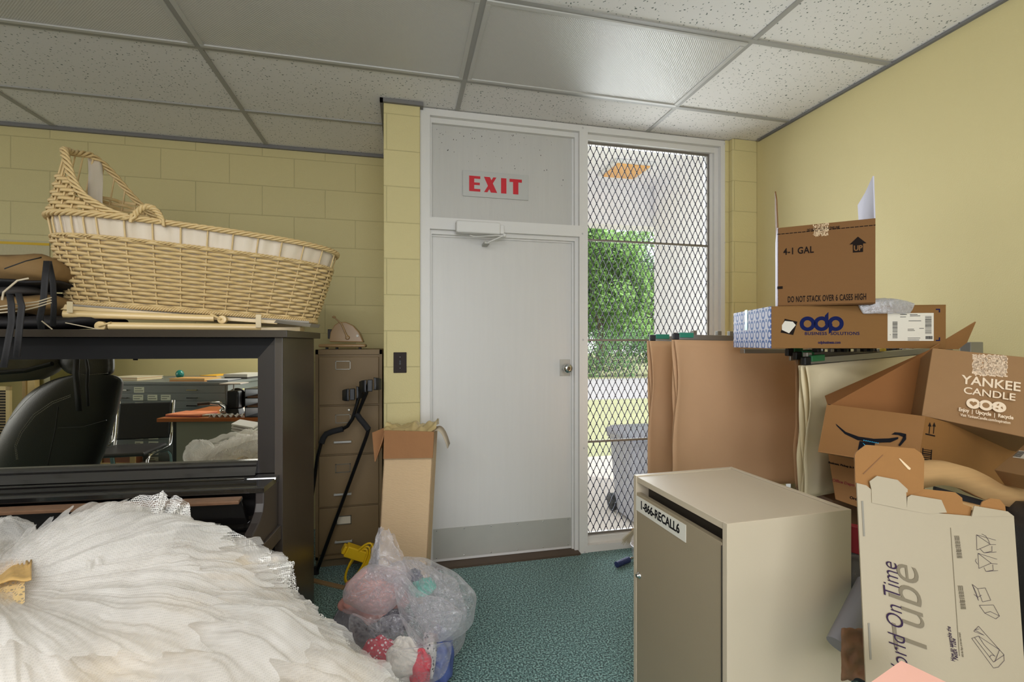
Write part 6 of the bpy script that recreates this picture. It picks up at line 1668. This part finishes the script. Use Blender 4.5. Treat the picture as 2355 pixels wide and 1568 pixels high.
# ================================================================== WHITE MAILING BOX (printed)
M_fx = mat('white_mailer_shaded', (160, 147, 122), .5, 0, .05, 200, .02, 12)  # white board, base colour darkened to carry its local shade
M_fxi = mat('mailer_brown_inside', (142, 98, 48), .78, 0, .12, 240, .05, 25)
fc = [atF(1970.6, 1110.5, 1.10), atF(2331, 1185, 1.03), atF(2363, 1640, .93), atF(1997, 1640, .99)]
fx = thing('mailing_box', 'flattened white mailing box with big grey and purple italic lettering, tabs upright', 'mailing box', fc[3])
fX, fY, fZ = face_M(fc)
def FQ(pts, lift, m, nm, thick=.003, root=fx):
    return fpoly(fc, root, [wz(*p) for p in pts], m, nm, lift, None, thick)
FQ([(195, 305), (255, 320), (285, 345), (290, 430), (510, 475), (640, 490), (925, 515), (1050, 500), (1192, 515), (1290, 1900), (268, 1900)], 0, M_fx, 'front_face', .004)
FQ([(285, 345), (273, 295), (320, 260), (450, 285), (515, 345), (513, 365), (505, 362), (510, 476), (288, 430)], .002, M_fx, 'tab', .003)
FQ([(515, 395), (540, 380), (730, 412), (765, 492), (640, 500), (510, 476)], .001, M_fx, 'tab', .003)
FQ([(922, 518), (940, 450), (1150, 485), (1192, 517)], .001, M_fx, 'tab', .003)
FQ([(500, 335), (630, 343), (835, 365), (880, 400), (885, 440), (940, 460), (930, 530), (760, 505), (500, 420)], -.008, M_fxi, 'inner_flap', .003)
FQ([(990, 470), (1010, 425), (1060, 403), (1120, 410), (1155, 450), (1160, 495), (1000, 490)], -.008, M_fxi, 'inner_flap', .003)
o = FQ([(195, 320), (190, 130), (200, 108), (262, 62), (570, 85), (618, 118), (634, 152), (630, 350), (500, 400), (290, 400), (196, 330)], -.006, M_fxi, 'large_flap', .004)
FQ([(468, 148), (478, 150), (545, 212), (540, 222), (528, 218), (495, 182)], -.0045, mat('slit_pale', (214, 188, 150), .7), 'slit', .0006, o)
FQ([(366, 125), (370, 128), (245, 250), (240, 247)], -.0045, mat('slit_dark', (120, 80, 44), .7), 'slit', .0006, o)
g = MB()
for pl in ([(222, 418), (234, 418), (246, 643), (234, 643)], [(263, 1193), (275, 1193), (288, 1425), (276, 1425)]): FQ(pl, .0012, mat('grey_tear_strip', (128, 122, 108), .6), 'tear_strip', .0006)
M_pur = mat('purple_print', (52, 38, 62), .9, spec=.1); M_gry = mat('grey_print', (120, 110, 92), .9, spec=.1)
def fxt(s, x_, y_, size, m, deg=93, off=0, sx=1, shear=0, lift=.0014, align='CENTER', nm='lettering', **kw2):
    p = onplane(*wz(x_, y_), fc[0], fZ)+fZ*lift
    a_ = R(deg); X2 = fX*math.cos(a_)+fY*math.sin(a_); Y2 = -fX*math.sin(a_)+fY*math.cos(a_)
    return text(s, nm, m, fx, frame_M(p, X2, Y2), size, off, sx, shear, align=align, **kw2)
fxt('Tube', 520, 1120, .082*1.1, M_gry, 98, -.0004, .98, .25)
fxt('World On Time', 440, 1195, .046, M_pur, 98, -.0005, .80, .3, .0022)
fxt('How to assemble the', 790, 1325, .0105, M_pur, 98, 0, .72, .3); fxt('FedEx Tube', 815, 1360, .0105, M_pur, 98, 0, .8, .3)
for (x_, y_, n_) in ((825, 710, 4), (848, 1030, 4), (855, 1330, 2)):
    for i in range(n_-1 if n_ > 2 else 1): fxt('fold the flaps of the box inward', x_+i*11, y_, .0048, M_gry, 98, 0, .75)
g = MB(); FQ([(787, 588), (790, 588), (846, 1402), (843, 1402)], .0012, M_gry, 'fold_rule', .0004)
# assembly sketches drawn in fine line
def sketch(lines, nm):
    g = MB()
    for ln in lines:
        for a_, b2 in zip(ln[:-1], ln[1:]):
            A = onplane(*wz(*a_), fc[0], fZ)+fZ*.0013; B = onplane(*wz(*b2), fc[0], fZ)+fZ*.0013
            g.tube([A, B], .00035, 4, False)
    return g.build(nm, M_pur, fx)
sketch([[(952, 633), (955, 730), (1040, 693), (952, 633)], [(952, 633), (1075, 668)], [(985, 628), (1010, 640), (1030, 672), (1035, 690)], [(1040, 695), (1075, 695)], [(975, 722), (1000, 748), (1050, 738), (1050, 705)], [(1000, 748), (1078, 742)]], 'sketch')
sketch([[(962, 750), (967, 847), (1045, 813), (962, 750)], [(962, 750), (1082, 788)], [(950, 785), (945, 800), (960, 820)], [(1045, 815), (1085, 818)], [(1000, 840), (1012, 866), (1058, 858), (1055, 822)], [(1012, 866), (1088, 860)]], 'sketch')
sketch([[(925, 947), (965, 1050), (950, 1000), (925, 947), (960, 975), (1008, 970), (1043, 1048), (990, 1058), (960, 975)], [(935, 1010), (960, 1030), (985, 1015)], [(970, 1080), (1060, 1078), (1098, 1148), (1075, 1167), (1005, 1130), (970, 1080)], [(1005, 1130), (1040, 1120), (1098, 1148)]], 'sketch')
sketch([[(922, 1290), (965, 1275), (1098, 1362), (1125, 1392), (1128, 1430), (1090, 1473), (1060, 1478), (922, 1290)], [(940, 1285), (1060, 1440)], [(965, 1275), (1000, 1330), (1070, 1405)], [(965, 1213), (1098, 1362)], [(965, 1213), (935, 1245), (1000, 1270), (940, 1235), (970, 1230)], [(1068, 1438), (1098, 1362)], [(1060, 1440), (1128, 1395)], [(1035, 1410), (1045, 1395), (1068, 1400)]], 'sketch')

# pink card at the bottom edge
pk = [atF(2073, 1520, .90), atF(2240, 1600, .86), atF(2160, 1720, .80), atF(1960, 1600, .86)]
o = MB().slab(pk, (0, 0, .001)).build('pink_card', mat('pink_card', (206, 156, 138), .7)); tag(o, 'corner of a pink card in front of the white mailing box', 'card')

# ================================================================== THINGS IN THE GAPS
def simple(nm, lab, cat, g, m, **kw2): return tag(g.build(nm, m, None, **kw2), lab, cat)
simple('red_folder', 'deep red folder showing between the console and the mailing box', 'folder', MB().slab([atF(1950, 1208, 1.36), atF(1990, 1215, 1.34), atF(1990, 1280, 1.34), atF(1950, 1268, 1.36)], FW*.03), mat('deep_red_card', (140, 20, 36), .5), bevel=.002)
simple('grey_cushion', 'dark grey cushion under the red folder behind the console', 'cushion', cushion(atF(1965, 1308, 1.38), RT*.05, FW*.05, Vector((0, 0, .042)), .6, 10, .006, 41), mat('dark_grey_fabric', (86, 82, 78), .9, 0, .3, 90))
simple('dark_bag', 'large black bag on the floor behind the mailing box', 'bag', cushion(atF(2060, 1330, 1.55)-Vector((0, 0, .13)), RT*.24, FW*.10, Vector((0, 0, .22)), .6, 14, .02, 43), mat('black_bag_fabric', (34, 32, 34), .7, 0, .3, 60))
simple('grey_tube', 'grey rolled sheet leaning low between console and mailing box', 'roll', MB().tube([atF(1930, 1485, 1.22), atF(2000, 1345, 1.30)], .030, 16), mat('grey_roll_paper', (128, 126, 132), .5))
P = [[atF(1935+u*6.5, 1445+v*9, 1.18+.02*nz(u*.35, v*.35, 2))+Vector((0, 0, .007*nz(u*.5, v*.5, 5))) for u in range(10)] for v in range(14)]
simple('kraft_paper', 'crumpled brown kraft paper at the bottom beside the console', 'paper', MB().grid(P, True), mat('kraft_paper', (128, 92, 66), .8, 0, .4, 40, .2, 20), solid=.003)
simple('dark_armchair', 'black padded chair side at the right edge beyond the mailing box', 'chair', cushion(atF(2420, 1400, 1.22), RT*.11, FW*.12, Vector((0, 0, .26)), .5, 14, .01, 47), M_lea)
# paint roller sleeve, white tub and straw broom by the window sill
rp_ = atZ(1432, 1300, .014)
t = thing('paint_roller', 'dark blue dimpled roller on the carpet by the window sill', 'roller', rp_)
a_, b2 = atZ(1418, 1298, .018), atZ(1446, 1286, .018); a_.z = b2.z = .018
MB().tube([a_, b2], .0175, 18).build('roller_sleeve', mat('navy_dimpled', (44, 54, 104), .5, 0, 1.0, 130), t)
MB().tube([b2, b2+(b2-a_)*.35], .008, 10).build('roller_core', M_chrome, t)
c = atZ(1462, 1275, 0)
t = thing('white_tub', 'white plastic tub partly hidden by the console near the window', 'tub', c)
MB().lathe([(.055, 0), (.065, .06), (.070, .068), (.066, .070), (.058, .01)], (c.x+.03, c.y-.02, 0), 24).build('tub_body', mat('white_plastic', (226, 226, 230), .35), t)
t = thing('straw_broom', 'straw hand broom leaning on the window sill beside the console', 'broom', atZ(1455, 1262, 0))
g = MB(); q_ = random.Random(8)
for i in range(60):
    p0 = atF(1462+q_.uniform(-2, 3), 1214+q_.uniform(-2, 4), 2.78); p1 = atF(1436+q_.uniform(-8, 12), 1246+q_.uniform(-8, 8), 2.74+q_.uniform(-.02, .02))
    g.tube([p0, (p0+p1)/2+Vector((0, 0, .006)), p1], .0011, 4, False)
g.build('straw_bristles', mat('straw', (186, 176, 152), .7), t)
MB().tube([atF(1456, 1218, 2.78), atZ(1500, 1262, .012)], .010, 10).build('broom_handle', M_wood, t)
